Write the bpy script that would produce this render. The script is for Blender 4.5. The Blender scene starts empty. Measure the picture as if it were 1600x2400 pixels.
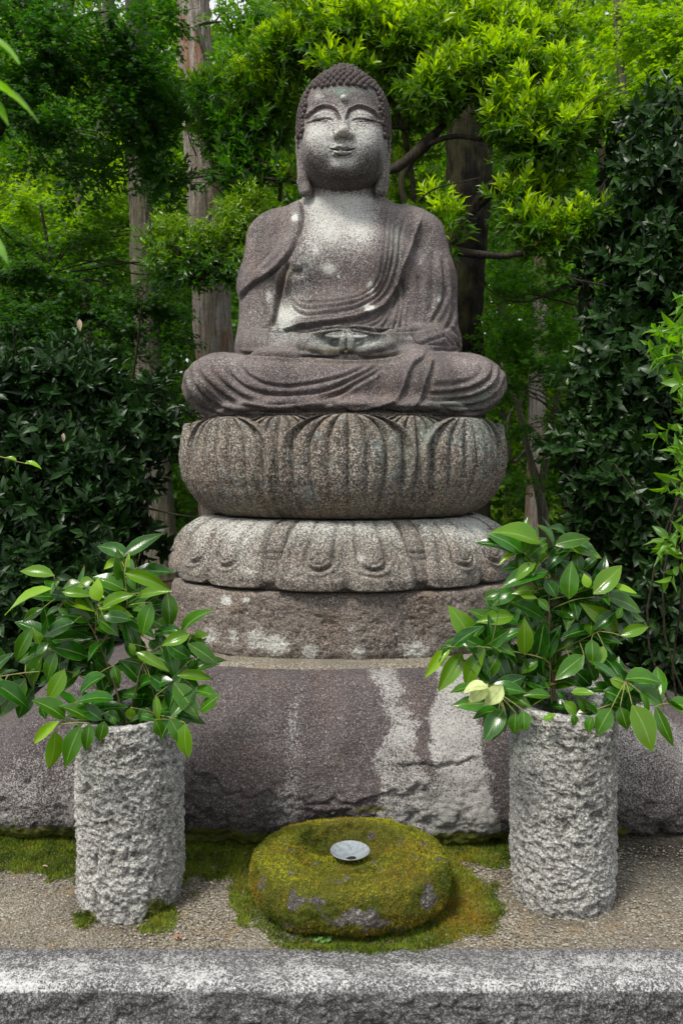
import bpy, math, random
import numpy as np
from mathutils import Vector, Matrix

# ------------------------------------------------------------------ camera, sky, sun, exposure
scene = bpy.context.scene
COL = scene.collection
cam_data = bpy.data.cameras.new('camera')
cam = bpy.data.objects.new('camera', cam_data)
COL.objects.link(cam)
cam.location = (0, 0, 1.5)
cam.rotation_euler = (math.radians(90), 0, 0)
cam_data.sensor_fit = 'VERTICAL'
cam_data.sensor_height = 36
cam_data.sensor_width = 24
cam_data.lens = 27
cam_data.shift_y = -100 / 2400
cam_data.clip_start = 0.05
cam_data.clip_end = 500
cam_data.dof.use_dof = True
cam_data.dof.focus_distance = 3.5
cam_data.dof.aperture_fstop = 5.0
scene.camera = cam

world = bpy.data.worlds.new('World')
scene.world = world
world.use_nodes = True
wn = world.node_tree
for n in list(wn.nodes):
    wn.nodes.remove(n)
SUN_EL, SUN_AZ = math.radians(58), math.radians(-42)   # azimuth measured from -Y (behind the camera) towards -X
wo = wn.nodes.new('ShaderNodeOutputWorld')
wb = wn.nodes.new('ShaderNodeBackground')
ws = wn.nodes.new('ShaderNodeTexSky')
ws.sky_type = 'NISHITA'
ws.sun_disc = False
ws.sun_elevation = SUN_EL
ws.sun_rotation = math.radians(180) + SUN_AZ * -1
ws.air_density = 1.0
ws.dust_density = 4.0
ws.ozone_density = 0.6
wb.inputs['Strength'].default_value = 0.15
# broken bright cloud over the blue
wtc = wn.nodes.new('ShaderNodeTexCoord')
wno = wn.nodes.new('ShaderNodeTexNoise')
wno.inputs['Scale'].default_value = 2.2
wno.inputs['Detail'].default_value = 6
wra = wn.nodes.new('ShaderNodeMapRange')
wra.inputs['From Min'].default_value = 0.30
wra.inputs['From Max'].default_value = 0.50
wra.inputs['To Min'].default_value = 0.35
wra.inputs['To Max'].default_value = 0.95
wmx = wn.nodes.new('ShaderNodeMix')
wmx.data_type = 'RGBA'
wn.links.new(wtc.outputs['Generated'], wno.inputs['Vector'])
wn.links.new(wno.outputs['Fac'], wra.inputs['Value'])
wn.links.new(wra.outputs[0], wmx.inputs[0])
wn.links.new(ws.outputs[0], wmx.inputs[6])
wmx.inputs[7].default_value = (4.1, 4.2, 4.3, 1)
wn.links.new(wmx.outputs[2], wb.inputs['Color'])
wn.links.new(wb.outputs[0], wo.inputs[0])

sun_data = bpy.data.lights.new('sun', 'SUN')
sun = bpy.data.objects.new('sun', sun_data)
COL.objects.link(sun)
sun_data.energy = 2.7
sun_data.angle = math.radians(15)
sun_data.color = (1.0, 0.95, 0.87)
sdir = Vector((math.sin(SUN_AZ) * math.cos(SUN_EL), -math.cos(SUN_AZ) * math.cos(SUN_EL), math.sin(SUN_EL)))
sun.rotation_euler = sdir.to_track_quat('Z', 'Y').to_euler()
sun.location = (-4, -6, 12)

scene.view_settings.view_transform = 'Standard'
scene.view_settings.look = 'None'
scene.view_settings.exposure = 0.66
scene.view_settings.gamma = 1
scene.view_settings.use_curve_mapping = False
scene.render.engine = 'CYCLES'
scene.cycles.max_bounces = 7
scene.cycles.diffuse_bounces = 4
scene.cycles.glossy_bounces = 3
scene.cycles.transmission_bounces = 5
scene.cycles.transparent_max_bounces = 4
scene.cycles.use_denoising = True

rng = np.random.default_rng(7)
R = math.radians
F = 1800.0


def P(px, py, d):
    """a point of the place from its bearing and distance"""
    return np.array([(px - 800.0) / F * d, d, 1.5 - (py - 1100.0) / F * d])


def proj(V):
    return 800 + V[:, 0] / V[:, 1] * F, 1100 + (1.5 - V[:, 2]) / V[:, 1] * F


# ------------------------------------------------------------------ numpy noise
_perm = np.random.default_rng(3).permutation(256).astype(np.int64)
_perm = np.concatenate([_perm, _perm, _perm])
_gr = np.random.default_rng(5).normal(size=(256, 3))
_gr /= np.linalg.norm(_gr, axis=1)[:, None]
_gr = _gr.astype(np.float32) * 1.6


def perlin(V):
    V = np.asarray(V, dtype=np.float32)
    I = np.floor(V).astype(np.int64)
    f = V - I
    I &= 255
    u = f * f * f * (f * (f * 6 - 15) + 10)
    out = 0
    for dx in (0, 1):
        for dy in (0, 1):
            for dz in (0, 1):
                h = _perm[_perm[_perm[I[:, 0] + dx] + I[:, 1] + dy] + I[:, 2] + dz]
                g = _gr[h]
                dt = g[:, 0] * (f[:, 0] - dx) + g[:, 1] * (f[:, 1] - dy) + g[:, 2] * (f[:, 2] - dz)
                w = (u[:, 0] if dx else 1 - u[:, 0]) * (u[:, 1] if dy else 1 - u[:, 1]) * (u[:, 2] if dz else 1 - u[:, 2])
                out = out + w * dt
    return out


def fbm(V, s, o=4, g=0.5, seed=0.0):
    V = np.asarray(V, dtype=np.float32) * np.float32(s) if np.isscalar(s) else np.asarray(V, dtype=np.float32) * np.array(s, dtype=np.float32)
    V = V + seed
    t, a = 0, 1.0
    for _ in range(o):
        t = t + a * perlin(V)
        V = V * 2.03 + 7.1
        a *= g
    return t


def sstep(a, b, x):
    t = np.clip((x - a) / (b - a), 0, 1)
    return t * t * (3 - 2 * t)


# ------------------------------------------------------------------ object helpers
def new_mesh(name, V, Fc, smooth=True, attrs=None, mat=None):
    """V (n,3); Fc an (m,3) or (m,4) array, or a list of such arrays"""
    me = bpy.data.meshes.new(name)
    V = np.ascontiguousarray(V, dtype=np.float32)
    parts = [Fc] if isinstance(Fc, np.ndarray) else [f for f in Fc if len(f)]
    me.vertices.add(len(V))
    me.vertices.foreach_set('co', V.ravel())
    loops = np.concatenate([f.ravel() for f in parts]).astype(np.int32)
    tot = np.concatenate([np.full(len(f), f.shape[1], dtype=np.int32) for f in parts])
    start = np.concatenate([[0], np.cumsum(tot)[:-1]]).astype(np.int32)
    me.loops.add(len(loops))
    me.loops.foreach_set('vertex_index', loops)
    me.polygons.add(len(tot))
    me.polygons.foreach_set('loop_start', start)
    me.polygons.foreach_set('loop_total', tot)
    me.polygons.foreach_set('use_smooth', np.full(len(tot), smooth, dtype=bool))
    me.update(calc_edges=True)
    for k, a in (attrs or {}).items():
        at = me.attributes.new(k, 'FLOAT', 'POINT')
        at.data.foreach_set('value', np.ascontiguousarray(a, dtype=np.float32))
    if mat is not None:
        me.materials.append(mat)
    return me


def obj(name, me, parent=None, **props):
    o = bpy.data.objects.new(name, me)
    COL.objects.link(o)
    if parent is not None:
        o.parent = parent
    for k, v in props.items():
        o[k] = v
    return o


def thing(name, label, cat, loc, group=None):
    o = bpy.data.objects.new(name, None)
    COL.objects.link(o)
    o.location = loc
    o.empty_display_size = 0.1
    o['label'] = label
    o['category'] = cat
    if group:
        o['group'] = group
    return o


def part(name, V, Fc, root, mat, smooth=True, attrs=None, **props):
    """a part given in place coordinates, stored relative to its root"""
    off = np.array(root.location) if root is not None else np.zeros(3)
    me = new_mesh(name, np.asarray(V) - off, Fc, smooth, attrs, mat)
    return obj(name, me, root, **props)


def grid_faces(nu, nv, wrap_u=False, flip=False):
    iu = np.arange(nu if wrap_u else nu - 1)
    iv = np.arange(nv - 1)
    U, W = np.meshgrid(iu, iv, indexing='ij')
    U2 = (U + 1) % nu
    a = (U * nv + W).ravel(); b = (U2 * nv + W).ravel(); c = (U2 * nv + W + 1).ravel(); d = (U * nv + W + 1).ravel()
    f = np.stack([a, b, c, d], 1)
    return f[:, ::-1].copy() if flip else f


def tube(pts, rad, sides=8, noise=0.0, ns=3.0, closed=True, ridge=0.0):
    """tapered tube along a smooth curve"""
    pts = np.asarray(pts, dtype=float)
    rad = np.asarray(rad, dtype=float) if not np.isscalar(rad) else np.full(len(pts), rad)
    n = len(pts)
    T = np.gradient(pts, axis=0)
    T /= np.linalg.norm(T, axis=1)[:, None] + 1e-9
    ref = np.array([0.0, 1.0, 0.02]) if abs(T[0][1]) < 0.8 else np.array([1.0, 0, 0.02])
    A = []
    a = ref - T[0] * ref.dot(T[0]); a /= np.linalg.norm(a)
    for i in range(n):
        a = a - T[i] * a.dot(T[i]); a /= np.linalg.norm(a) + 1e-9
        A.append(a)
    A = np.array(A); B = np.cross(T, A)
    th = np.linspace(0, 2 * np.pi, sides, endpoint=False)
    V = pts[None] + (np.cos(th)[:, None, None] * A[None] + np.sin(th)[:, None, None] * B[None]) * rad[None, :, None]
    V = V.reshape(-1, 3)
    if noise:
        c = np.repeat(pts[None], sides, 0).reshape(-1, 3)
        dirn = (V - c); L = np.linalg.norm(dirn, axis=1)[:, None] + 1e-9
        rr = np.tile(rad, sides)
        k = fbm(V, ns, 4)
        if ridge:
            k2 = 1 - np.abs(fbm(V, (26, 26, 1.6), 3, seed=4.0)) * 2
            V = V + dirn / L * (k * noise + k2 * ridge)[:, None] * np.minimum(1, rr / 0.05)[:, None]
        else:
            V = V + dirn / L * (k * noise)[:, None]
    Fs = grid_faces(sides, n, wrap_u=True)
    fl = [Fs]
    if closed:
        V = np.vstack([V, pts[0], pts[-1]])
        i = np.arange(sides); j = (i + 1) % sides
        fl.append(np.stack([i * n, np.full(sides, len(V) - 2), j * n], 1))
        fl.append(np.stack([i * n + n - 1, j * n + n - 1, np.full(sides, len(V) - 1)], 1))
    return V, fl


def merge(items):
    """join several (V, faces-list) into one"""
    Vs, F3, F4, o = [], [], [], 0
    for V, fl in items:
        fl = [fl] if isinstance(fl, np.ndarray) else fl
        for f in fl:
            (F3 if f.shape[1] == 3 else F4).append(f + o)
        Vs.append(V); o += len(V)
    out = []
    if F4: out.append(np.vstack(F4))
    if F3: out.append(np.vstack(F3))
    return np.vstack(Vs), out


def spline(pts, n=24):
    """Catmull-Rom through the points"""
    pts = np.asarray(pts, dtype=float)
    p = np.vstack([2 * pts[0] - pts[1], pts, 2 * pts[-1] - pts[-2]])
    m = len(pts) - 1
    out = []
    for t in np.linspace(0, m - 1e-6, n):
        i = int(t); f = t - i
        a, b, c, d = p[i], p[i + 1], p[i + 2], p[i + 3]
        out.append(0.5 * ((2 * b) + (-a + c) * f + (2 * a - 5 * b + 4 * c - d) * f * f + (-a + 3 * b - 3 * c + d) * f ** 3))
    return np.array(out)


# ------------------------------------------------------------------ node helpers
class NT:
    def __init__(s, name, disp=False):
        s.m = bpy.data.materials.new(name)
        s.m.use_nodes = True
        s.t = s.m.node_tree
        for n in list(s.t.nodes):
            s.t.nodes.remove(n)
        s.out = s.t.nodes.new('ShaderNodeOutputMaterial')
        s.tc = s.t.nodes.new('ShaderNodeTexCoord')
        s.P = s.tc.outputs['Object']

    def n(s, typ, **kw):
        nd = s.t.nodes.new(typ)
        for k, v in kw.items():
            setattr(nd, k, v)
        return nd

    def put(s, sock, v):
        if isinstance(v, bpy.types.NodeSocket):
            s.t.links.new(v, sock)
        elif isinstance(v, (tuple, list)) and sock.type == 'RGBA' and len(v) == 3:
            sock.default_value = (*v, 1)
        else:
            sock.default_value = v

    def math(s, op, a, b=0.0, c=None, clamp=False):
        nd = s.n('ShaderNodeMath', operation=op, use_clamp=clamp)
        s.put(nd.inputs[0], a); s.put(nd.inputs[1], b)
        if c is not None: s.put(nd.inputs[2], c)
        return nd.outputs[0]

    def mapping(s, scale, loc=(0, 0, 0), rot=(0, 0, 0), vec=None):
        nd = s.n('ShaderNodeMapping')
        s.t.links.new(vec or s.P, nd.inputs[0])
        nd.inputs['Scale'].default_value = scale
        nd.inputs['Location'].default_value = loc
        nd.inputs['Rotation'].default_value = rot
        return nd.outputs[0]

    def noise(s, scale, detail=4, rough=0.6, vec=None, dist=0.0):
        nd = s.n('ShaderNodeTexNoise')
        s.t.links.new(vec or s.P, nd.inputs['Vector'])
        nd.inputs['Scale'].default_value = scale
        nd.inputs['Detail'].default_value = detail
        nd.inputs['Roughness'].default_value = rough
        nd.inputs['Distortion'].default_value = dist
        return nd.outputs['Fac']

    def voronoi(s, scale, out='Distance', vec=None, feature='F1', rand=1.0):
        nd = s.n('ShaderNodeTexVoronoi', feature=feature)
        s.t.links.new(vec or s.P, nd.inputs['Vector'])
        nd.inputs['Scale'].default_value = scale
        nd.inputs['Randomness'].default_value = rand
        return nd.outputs[out]

    def ramp(s, fac, stops, interp='LINEAR'):
        nd = s.n('ShaderNodeValToRGB')
        s.put(nd.inputs[0], fac)
        cr = nd.color_ramp
        cr.interpolation = interp
        while len(cr.elements) < len(stops):
            cr.elements.new(0.5)
        for e, (p, c) in zip(cr.elements, stops):
            e.position = p
            e.color = (c, c, c, 1) if not isinstance(c, (tuple, list)) else (*c, 1)
        return nd.outputs[0]

    def mix(s, fac, a, b, blend='MIX'):
        nd = s.n('ShaderNodeMix', data_type='RGBA', blend_type=blend)
        nd.clamp_factor = True
        s.put(nd.inputs[0], fac); s.put(nd.inputs[6], a); s.put(nd.inputs[7], b)
        return nd.outputs[2]

    def attr(s, name):
        return s.n('ShaderNodeAttribute', attribute_name=name).outputs['Fac']

    def bump(s, h, dist=0.01, strength=1.0, normal=None):
        nd = s.n('ShaderNodeBump')
        nd.inputs['Strength'].default_value = strength
        nd.inputs['Distance'].default_value = dist
        s.put(nd.inputs['Height'], h)
        if normal is not None: s.t.links.new(normal, nd.inputs['Normal'])
        return nd.outputs[0]

    def principled(s, col, rough=0.8, normal=None, spec=0.3, **kw):
        b = s.n('ShaderNodeBsdfPrincipled')
        s.put(b.inputs['Base Color'], col); s.put(b.inputs['Roughness'], rough)
        b.inputs['Specular IOR Level'].default_value = spec
        if normal is not None: s.t.links.new(normal, b.inputs['Normal'])
        for k, v in kw.items(): s.put(b.inputs[k], v)
        return b.outputs[0]

    def done(s, sh):
        s.t.links.new(sh, s.out.inputs[0])
        return s.m


def mat_stone(name, a, b, speck, lich=(0.62, 0.62, 0.58), grain=135.0, gcon=0.55, bump=0.0035, coarse=55.0,
              rust=(0.16, 0.09, 0.055), rust_amt=0.0, teal_amt=0.0, streak=0.5, moss=True, dcon=0.62):
    """weathered granite: dark film over pale grain, with lichen where the mesh says it grows"""
    t = NT(name)
    big = t.noise(2.3, 5, 0.6)
    med = t.noise(11.0, 5, 0.65)
    gr = t.noise(grain, 3, 0.75)
    gr2 = t.noise(grain * 2.1, 2, 0.7)
    g1 = t.math('MULTIPLY_ADD', gr, 1.0, t.math('MULTIPLY_ADD', gr2, 0.9, -0.45))
    col = t.mix(t.ramp(t.math('MULTIPLY_ADD', med, 0.45, t.math('MULTIPLY', big, 0.55)), [(0.36, 0.0), (0.64, 1.0)]), a, b)
    st = t.noise(1.0, 5, 0.6, t.mapping((13, 13, 1.3)))
    col = t.mix(t.math('MULTIPLY', t.ramp(st, [(0.42, 0.0), (0.68, 1.0)]), streak), col, tuple(c * 0.45 for c in a))
    if rust_amt:
        ru = t.noise(5.0, 4, 0.6, t.mapping((1, 1, 0.7), (3, 1, 2)))
        col = t.mix(t.math('MULTIPLY', t.ramp(ru, [(0.5, 0.0), (0.68, 1.0)]), rust_amt), col, rust)
    # pale grains showing through the film
    pale = t.ramp(g1, [(0.50, 0.0), (0.63, 1.0)])
    col = t.mix(t.math('MULTIPLY', pale, gcon), col, speck)
    dk = t.ramp(g1, [(0.36, 1.0), (0.49, 0.0)])
    col = t.mix(t.math('MULTIPLY', dk, dcon), col, (0.018, 0.016, 0.015))
    # scattered pale flecks
    fl = t.math('MULTIPLY', t.ramp(t.voronoi(42.0), [(0.06, 1.0), (0.17, 0.0)]), t.ramp(t.noise(9, 3, 0.6, t.mapping((1, 1, 1), (5, 5, 5))), [(0.5, 0.0), (0.62, 0.8)]))
    col = t.mix(t.math('MULTIPLY', fl, 0.8), col, lich)
    if teal_amt:
        te = t.noise(17, 4, 0.7, t.mapping((1, 1, 1), (9, 2, 4)))
        col = t.mix(t.math('MULTIPLY', t.ramp(te, [(0.54, 0.0), (0.66, 1.0)]), teal_amt), col, (0.21, 0.29, 0.30))
        te2 = t.noise(19, 4, 0.7, t.mapping((1, 1, 1), (1, 7, 14)))
        col = t.mix(t.math('MULTIPLY', t.ramp(te2, [(0.55, 0.0), (0.67, 1.0)]), teal_amt), col, (0.36, 0.29, 0.20))
    # greenish bloom, ochre stain, lichen and dark film with painted shade from the mesh
    gm = t.math('MULTIPLY', t.attr('grn'), t.ramp(t.math('MULTIPLY_ADD', gr, 0.5, t.math('MULTIPLY', med, 0.5)), [(0.3, 0.15), (0.62, 1.0)]))
    col = t.mix(gm, col, (0.20, 0.29, 0.245))
    om = t.math('MULTIPLY', t.attr('och'), t.ramp(gr, [(0.35, 0.5), (0.6, 1.0)]))
    col = t.mix(om, col, (0.27, 0.215, 0.125))
    ln = t.math('ADD', t.math('MULTIPLY_ADD', t.noise(34, 5, 0.75), 0.55, -0.275), t.math('MULTIPLY_ADD', g1, 2.2, -1.1))
    lm = t.ramp(t.math('ADD', t.attr('lich'), ln), [(0.26, 0.0), (0.86, 1.0)])
    lcol = t.mix(t.math('MULTIPLY', dk, 0.55), lich, (0.13, 0.13, 0.12))
    col = t.mix(t.math('MULTIPLY', lm, 0.92), col, lcol)
    dm = t.math('MULTIPLY', t.attr('dirt_shade'), t.ramp(t.math('MULTIPLY_ADD', med, 0.6, t.math('MULTIPLY', gr, 0.4)), [(0.3, 1.0), (0.62, 0.45)]))
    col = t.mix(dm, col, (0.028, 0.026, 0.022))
    if moss:
        mm = t.ramp(t.math('ADD', t.attr('moss'), t.math('MULTIPLY_ADD', t.noise(26, 5, 0.7), 1.4, -0.7)), [(0.42, 0.0), (0.58, 1.0)])
        mc = t.mix(t.noise(60, 3, 0.6), (0.03, 0.04, 0.008), (0.13, 0.14, 0.012))
        col = t.mix(mm, col, mc)
    h = t.math('MULTIPLY_ADD', t.noise(coarse, 5, 0.7), 1.0, t.math('MULTIPLY', g1, 0.8))
    nrm = t.bump(h, bump, 1.0)
    return t.done(t.principled(col, t.math('MULTIPLY_ADD', gr, 0.3, 0.6), nrm, 0.28))


def mat_leaf(name, c_dark, c_light, c_young=None, rough=0.38, trans=0.35, veins=False, spec=0.5, tcol=None, coat=0.0):
    t = NT(name)
    oi = t.n('ShaderNodeObjectInfo')
    r = t.math('FRACT', t.math('ADD', t.attr('rnd'), oi.outputs['Random']))
    col = t.mix(r, c_dark, c_light)
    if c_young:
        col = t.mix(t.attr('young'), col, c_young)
    nrm = None
    if veins:
        lu, lv = t.attr('lu'), t.attr('lv')
        au = t.math('ABSOLUTE', lu)
        rib = t.ramp(au, [(0.035, 1.0), (0.09, 0.0)])
        w = t.math('SINE', t.math('MULTIPLY', t.math('MULTIPLY_ADD', au, -0.28, lv), 75.0))
        vein = t.ramp(w, [(0.80, 0.0), (0.98, 1.0)])
        col = t.mix(t.math('MULTIPLY', vein, 0.10), col, tuple(min(1, c * 1.8) for c in c_light))
        col = t.mix(t.math('MULTIPLY', rib, 0.7), col, (0.22, 0.34, 0.08))
        edge = t.ramp(au, [(0.93, 0.0), (0.99, 1.0)])
        col = t.mix(t.math('MULTIPLY', edge, 0.5), col, (0.25, 0.36, 0.08))
        sp = t.math('MULTIPLY', t.ramp(t.noise(38, 3, 0.6), [(0.66, 0.0), (0.70, 1.0)]), t.ramp(t.noise(5, 2, 0.5), [(0.5, 0.0), (0.6, 1.0)]))
        col = t.mix(t.math('MULTIPLY', sp, 0.5), col, (0.35, 0.42, 0.2))
        h = t.math('ADD', t.math('MULTIPLY', w, 0.03), t.math('MULTIPLY', rib, 0.5))
        nrm = t.bump(h, 0.003, 0.35)
        tipb = t.math('MULTIPLY', t.ramp(t.math('ADD', lv, t.math('MULTIPLY_ADD', t.noise(7, 3, .6), .3, -.15)), [(0.90, 0.0), (0.95, 1.0)]), t.math('GREATER_THAN', oi.outputs['Random'], 0.78))
        col = t.mix(t.math('MULTIPLY', tipb, 0.85), col, (0.16, 0.09, 0.03))
        dust = t.ramp(t.noise(3.0, 4, 0.6), [(0.45, 0.0), (0.7, 0.35)])
        col = t.mix(dust, col, tuple(c * 2.2 for c in c_light))
    p = t.principled(col, rough, nrm, spec, **({'Coat Weight': coat, 'Coat Roughness': 0.2} if coat else {}))
    tr = t.n('ShaderNodeBsdfTranslucent')
    hs = t.n('ShaderNodeHueSaturation')
    hs.inputs['Hue'].default_value = 0.495
    hs.inputs['Saturation'].default_value = 1.1
    hs.inputs['Value'].default_value = 2.1
    t.put(hs.inputs['Color'], col)
    t.t.links.new(hs.outputs[0], tr.inputs[0])
    if nrm is not None: t.t.links.new(nrm, tr.inputs['Normal'])
    mx = t.n('ShaderNodeMixShader')
    mx.inputs[0].default_value = trans
    t.t.links.new(p, mx.inputs[1]); t.t.links.new(tr.outputs[0], mx.inputs[2])
    return t.done(mx.outputs[0])


def mat_bark(name, a, b, c=(0.3, 0.14, 0.06), c_amt=0.3, moss=0.0):
    t = NT(name)
    st = t.noise(1.0, 6, 0.7, t.mapping((40, 40, 2.2)), 0.3)
    st2 = t.noise(1.0, 4, 0.6, t.mapping((9, 9, 1.0), (4, 4, 4)))
    col = t.mix(t.ramp(st, [(0.38, 0.0), (0.62, 1.0)]), a, b)
    col = t.mix(t.math('MULTIPLY', t.ramp(st2, [(0.53, 0.0), (0.62, 1.0)]), c_amt), col, c)
    col = t.mix(t.math('MULTIPLY', t.ramp(t.noise(30, 4, 0.7), [(0.5, 0.0), (0.65, 1.0)]), 0.4), col, tuple(x * 0.4 for x in a))
    if moss:
        g = t.ramp(t.noise(4, 5, 0.7, t.mapping((1, 1, 0.5), (2, 0, 0))), [(0.48, 0.0), (0.6, 1.0)])
        col = t.mix(t.math('MULTIPLY', g, moss), col, (0.13, 0.13, 0.04))
    return t.done(t.principled(col, 0.9, t.bump(t.math('ADD', st, t.math('MULTIPLY', t.noise(70, 3, 0.7), 0.4)), 0.02, 1.0), 0.15))


STONE_STATUE = mat_stone('stone_statue', (0.078, 0.060, 0.063), (0.175, 0.143, 0.140), (0.37, 0.34, 0.315), rust_amt=0.3, gcon=0.36, dcon=0.5, streak=0.65)
STONE_LOTUS = mat_stone('stone_lotus', (0.085, 0.068, 0.060), (0.185, 0.150, 0.122), (0.45, 0.40, 0.33), gcon=0.8, grain=85, bump=0.006, coarse=70, rust_amt=0.4, teal_amt=0.4, streak=0.6)
STONE_BASE = mat_stone('stone_lower_lotus', (0.115, 0.090, 0.086), (0.235, 0.205, 0.172), (0.46, 0.43, 0.36), gcon=0.6, grain=105, bump=0.006, coarse=60, rust_amt=0.5, teal_amt=0.15, streak=0.4)
STONE_PLINTH = mat_stone('stone_plinth', (0.14, 0.11, 0.10), (0.25, 0.21, 0.18), (0.42, 0.38, 0.32), gcon=0.5, grain=110, bump=0.008, coarse=60, rust_amt=0.55, streak=0.3)
STONE_BOULDER = mat_stone('stone_boulder', (0.052, 0.041, 0.045), (0.118, 0.095, 0.096), (0.32, 0.30, 0.29), lich=(0.46, 0.45, 0.43), gcon=0.34, grain=125, bump=0.006, coarse=40, rust_amt=0.25, streak=0.25)
STONE_VASE = mat_stone('stone_vase', (0.27, 0.26, 0.235), (0.49, 0.48, 0.45), (0.72, 0.71, 0.67), lich=(0.72, 0.72, 0.70), gcon=0.7, grain=120, bump=0.008, coarse=48, streak=0.15)
STONE_KERB = mat_stone('stone_kerb', (0.095, 0.095, 0.10), (0.19, 0.19, 0.195), (0.58, 0.58, 0.57), lich=(0.62, 0.62, 0.62), gcon=0.6, grain=120, bump=0.006, coarse=45, streak=0.0)
STONE_MOSSY = mat_stone('stone_mossy', (0.06, 0.053, 0.045), (0.12, 0.105, 0.092), (0.24, 0.22, 0.20), gcon=0.3, grain=150, bump=0.006, coarse=60, streak=0.2)
# ================================================================== SDF sculpting
class Sdf:
    def __init__(s, lo, hi, h):
        s.lo = np.array(lo, float); s.h = h
        s.n = np.ceil((np.array(hi) - s.lo) / h).astype(int) + 1
        s.ax = [(s.lo[i] + np.arange(s.n[i]) * h).astype(np.float32) for i in range(3)]
        s.D = np.full(tuple(s.n), 1.0, dtype=np.float32)

    def sub(s, lo, hi):
        sl = []
        for i in range(3):
            a = max(0, int((lo[i] - s.lo[i]) / s.h)); b = min(s.n[i], int((hi[i] - s.lo[i]) / s.h) + 2)
            sl.append(slice(a, max(a, b)))
        sl = tuple(sl)
        X = s.ax[0][sl[0]][:, None, None]; Y = s.ax[1][sl[1]][None, :, None]; Z = s.ax[2][sl[2]][None, None, :]
        return sl, X, Y, Z

    def comb(s, sl, d, k, cut=False):
        cur = s.D[sl]
        if cut:
            d = -d
            h = np.clip(0.5 - 0.5 * (d - cur) / k, 0, 1)
            s.D[sl] = cur * (h) + d * (1 - h) + k * h * (1 - h)
            # smooth max
            s.D[sl] = np.maximum(s.D[sl], np.minimum(cur, s.D[sl]))
        else:
            h = np.clip(0.5 + 0.5 * (d - cur) / k, 0, 1)
            s.D[sl] = d * (1 - h) + cur * h - k * h * (1 - h)

    def ell(s, c, r, k=0.03, rot=None, cut=False):
        c = np.array(c, float); r = np.array(r, float)
        m = (max(r) if rot is not None else r) + k + 0.03
        sl, X, Y, Z = s.sub(c - m, c + m)
        x, y, z = X - c[0], Y - c[1], Z - c[2]
        if rot is not None:
            M = np.array(Matrix.Rotation(rot[1], 3, rot[0])).T
            x, y, z = (M[0, 0] * x + M[0, 1] * y + M[0, 2] * z, M[1, 0] * x + M[1, 1] * y + M[1, 2] * z, M[2, 0] * x + M[2, 1] * y + M[2, 2] * z)
        k0 = np.sqrt((x / r[0]) ** 2 + (y / r[1]) ** 2 + (z / r[2]) ** 2)
        k1 = np.sqrt((x / r[0] ** 2) ** 2 + (y / r[1] ** 2) ** 2 + (z / r[2] ** 2) ** 2)
        s.comb(sl, (k0 * (k0 - 1) / (k1 + 1e-6)).astype(np.float32), k, cut)

    def cap(s, a, b, ra, rb, k=0.03, flat=(1, 1, 1), cut=False):
        a = np.array(a, float); b = np.array(b, float); fl = np.array(flat, float)
        m = max(ra, rb) / min(fl) + k + 0.03
        sl, X, Y, Z = s.sub(np.minimum(a, b) - m, np.maximum(a, b) + m)
        A, B = a * fl, b * fl
        x, y, z = X * fl[0] - A[0], Y * fl[1] - A[1], Z * fl[2] - A[2]
        d = B - A
        t = np.clip((x * d[0] + y * d[1] + z * d[2]) / (d @ d), 0, 1)
        q = np.sqrt((x - t * d[0]) ** 2 + (y - t * d[1]) ** 2 + (z - t * d[2]) ** 2) - (ra + (rb - ra) * t)
        s.comb(sl, q.astype(np.float32), k, cut)

    def chain(s, pts, rad, k=0.02, inner=None, **kw):
        for i in range(len(pts) - 1):
            s.cap(pts[i], pts[i + 1], rad[i], rad[i + 1], k, **kw)

    def mesh(s):
        D = s.D
        ins = D < 0
        c = ins.astype(np.int8)
        tot = sum(c[i:c.shape[0] - 1 + i, j:c.shape[1] - 1 + j, k:c.shape[2] - 1 + k] for i in (0, 1) for j in (0, 1) for k in (0, 1))
        act = (tot > 0) & (tot < 8)
        idx = np.full(act.shape, -1, dtype=np.int64)
        cells = np.argwhere(act)
        idx[act] = np.arange(len(cells))
        acc = np.zeros((len(cells), 3)); cnt = np.zeros(len(cells))
        co = {}
        for i in (0, 1):
            for j in (0, 1):
                for k in (0, 1):
                    co[i, j, k] = D[cells[:, 0] + i, cells[:, 1] + j, cells[:, 2] + k].astype(float)
        for ax in range(3):
            for u in (0, 1):
                for v in (0, 1):
                    p = [u, v]; p.insert(ax, 0); q = list(p); q[ax] = 1
                    d0, d1 = co[tuple(p)], co[tuple(q)]
                    m = (d0 < 0) != (d1 < 0)
                    t = np.where(m, d0 / np.where(m, d0 - d1, 1), 0)
                    pt = np.tile(np.array(p, float), (len(cells), 1)); pt[:, ax] = t
                    acc[m] += pt[m]; cnt[m] += 1
        V = (cells + acc / cnt[:, None]) * s.h + s.lo
        faces = []
        for ax in range(3):
            sl0 = [slice(None)] * 3; sl1 = [slice(None)] * 3
            sl0[ax] = slice(0, -1); sl1[ax] = slice(1, None)
            a, b = ins[tuple(sl0)], ins[tuple(sl1)]
            e = np.argwhere(a != b)
            u, v = [i for i in range(3) if i != ax]
            ok = (e[:, u] > 0) & (e[:, v] > 0) & (e[:, u] < D.shape[u] - 1) & (e[:, v] < D.shape[v] - 1)
            e = e[ok]
            def cell(du, dv):
                q = e.copy(); q[:, u] -= du; q[:, v] -= dv
                return idx[q[:, 0], q[:, 1], q[:, 2]]
            f = np.stack([cell(1, 1), cell(0, 1), cell(0, 0), cell(1, 0)], 1)
            sgn = a[e[:, 0], e[:, 1], e[:, 2]]
            if ax == 1: sgn = ~sgn
            f[~sgn] = f[~sgn][:, ::-1]
            faces.append(f)
        return V, np.vstack(faces)


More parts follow.
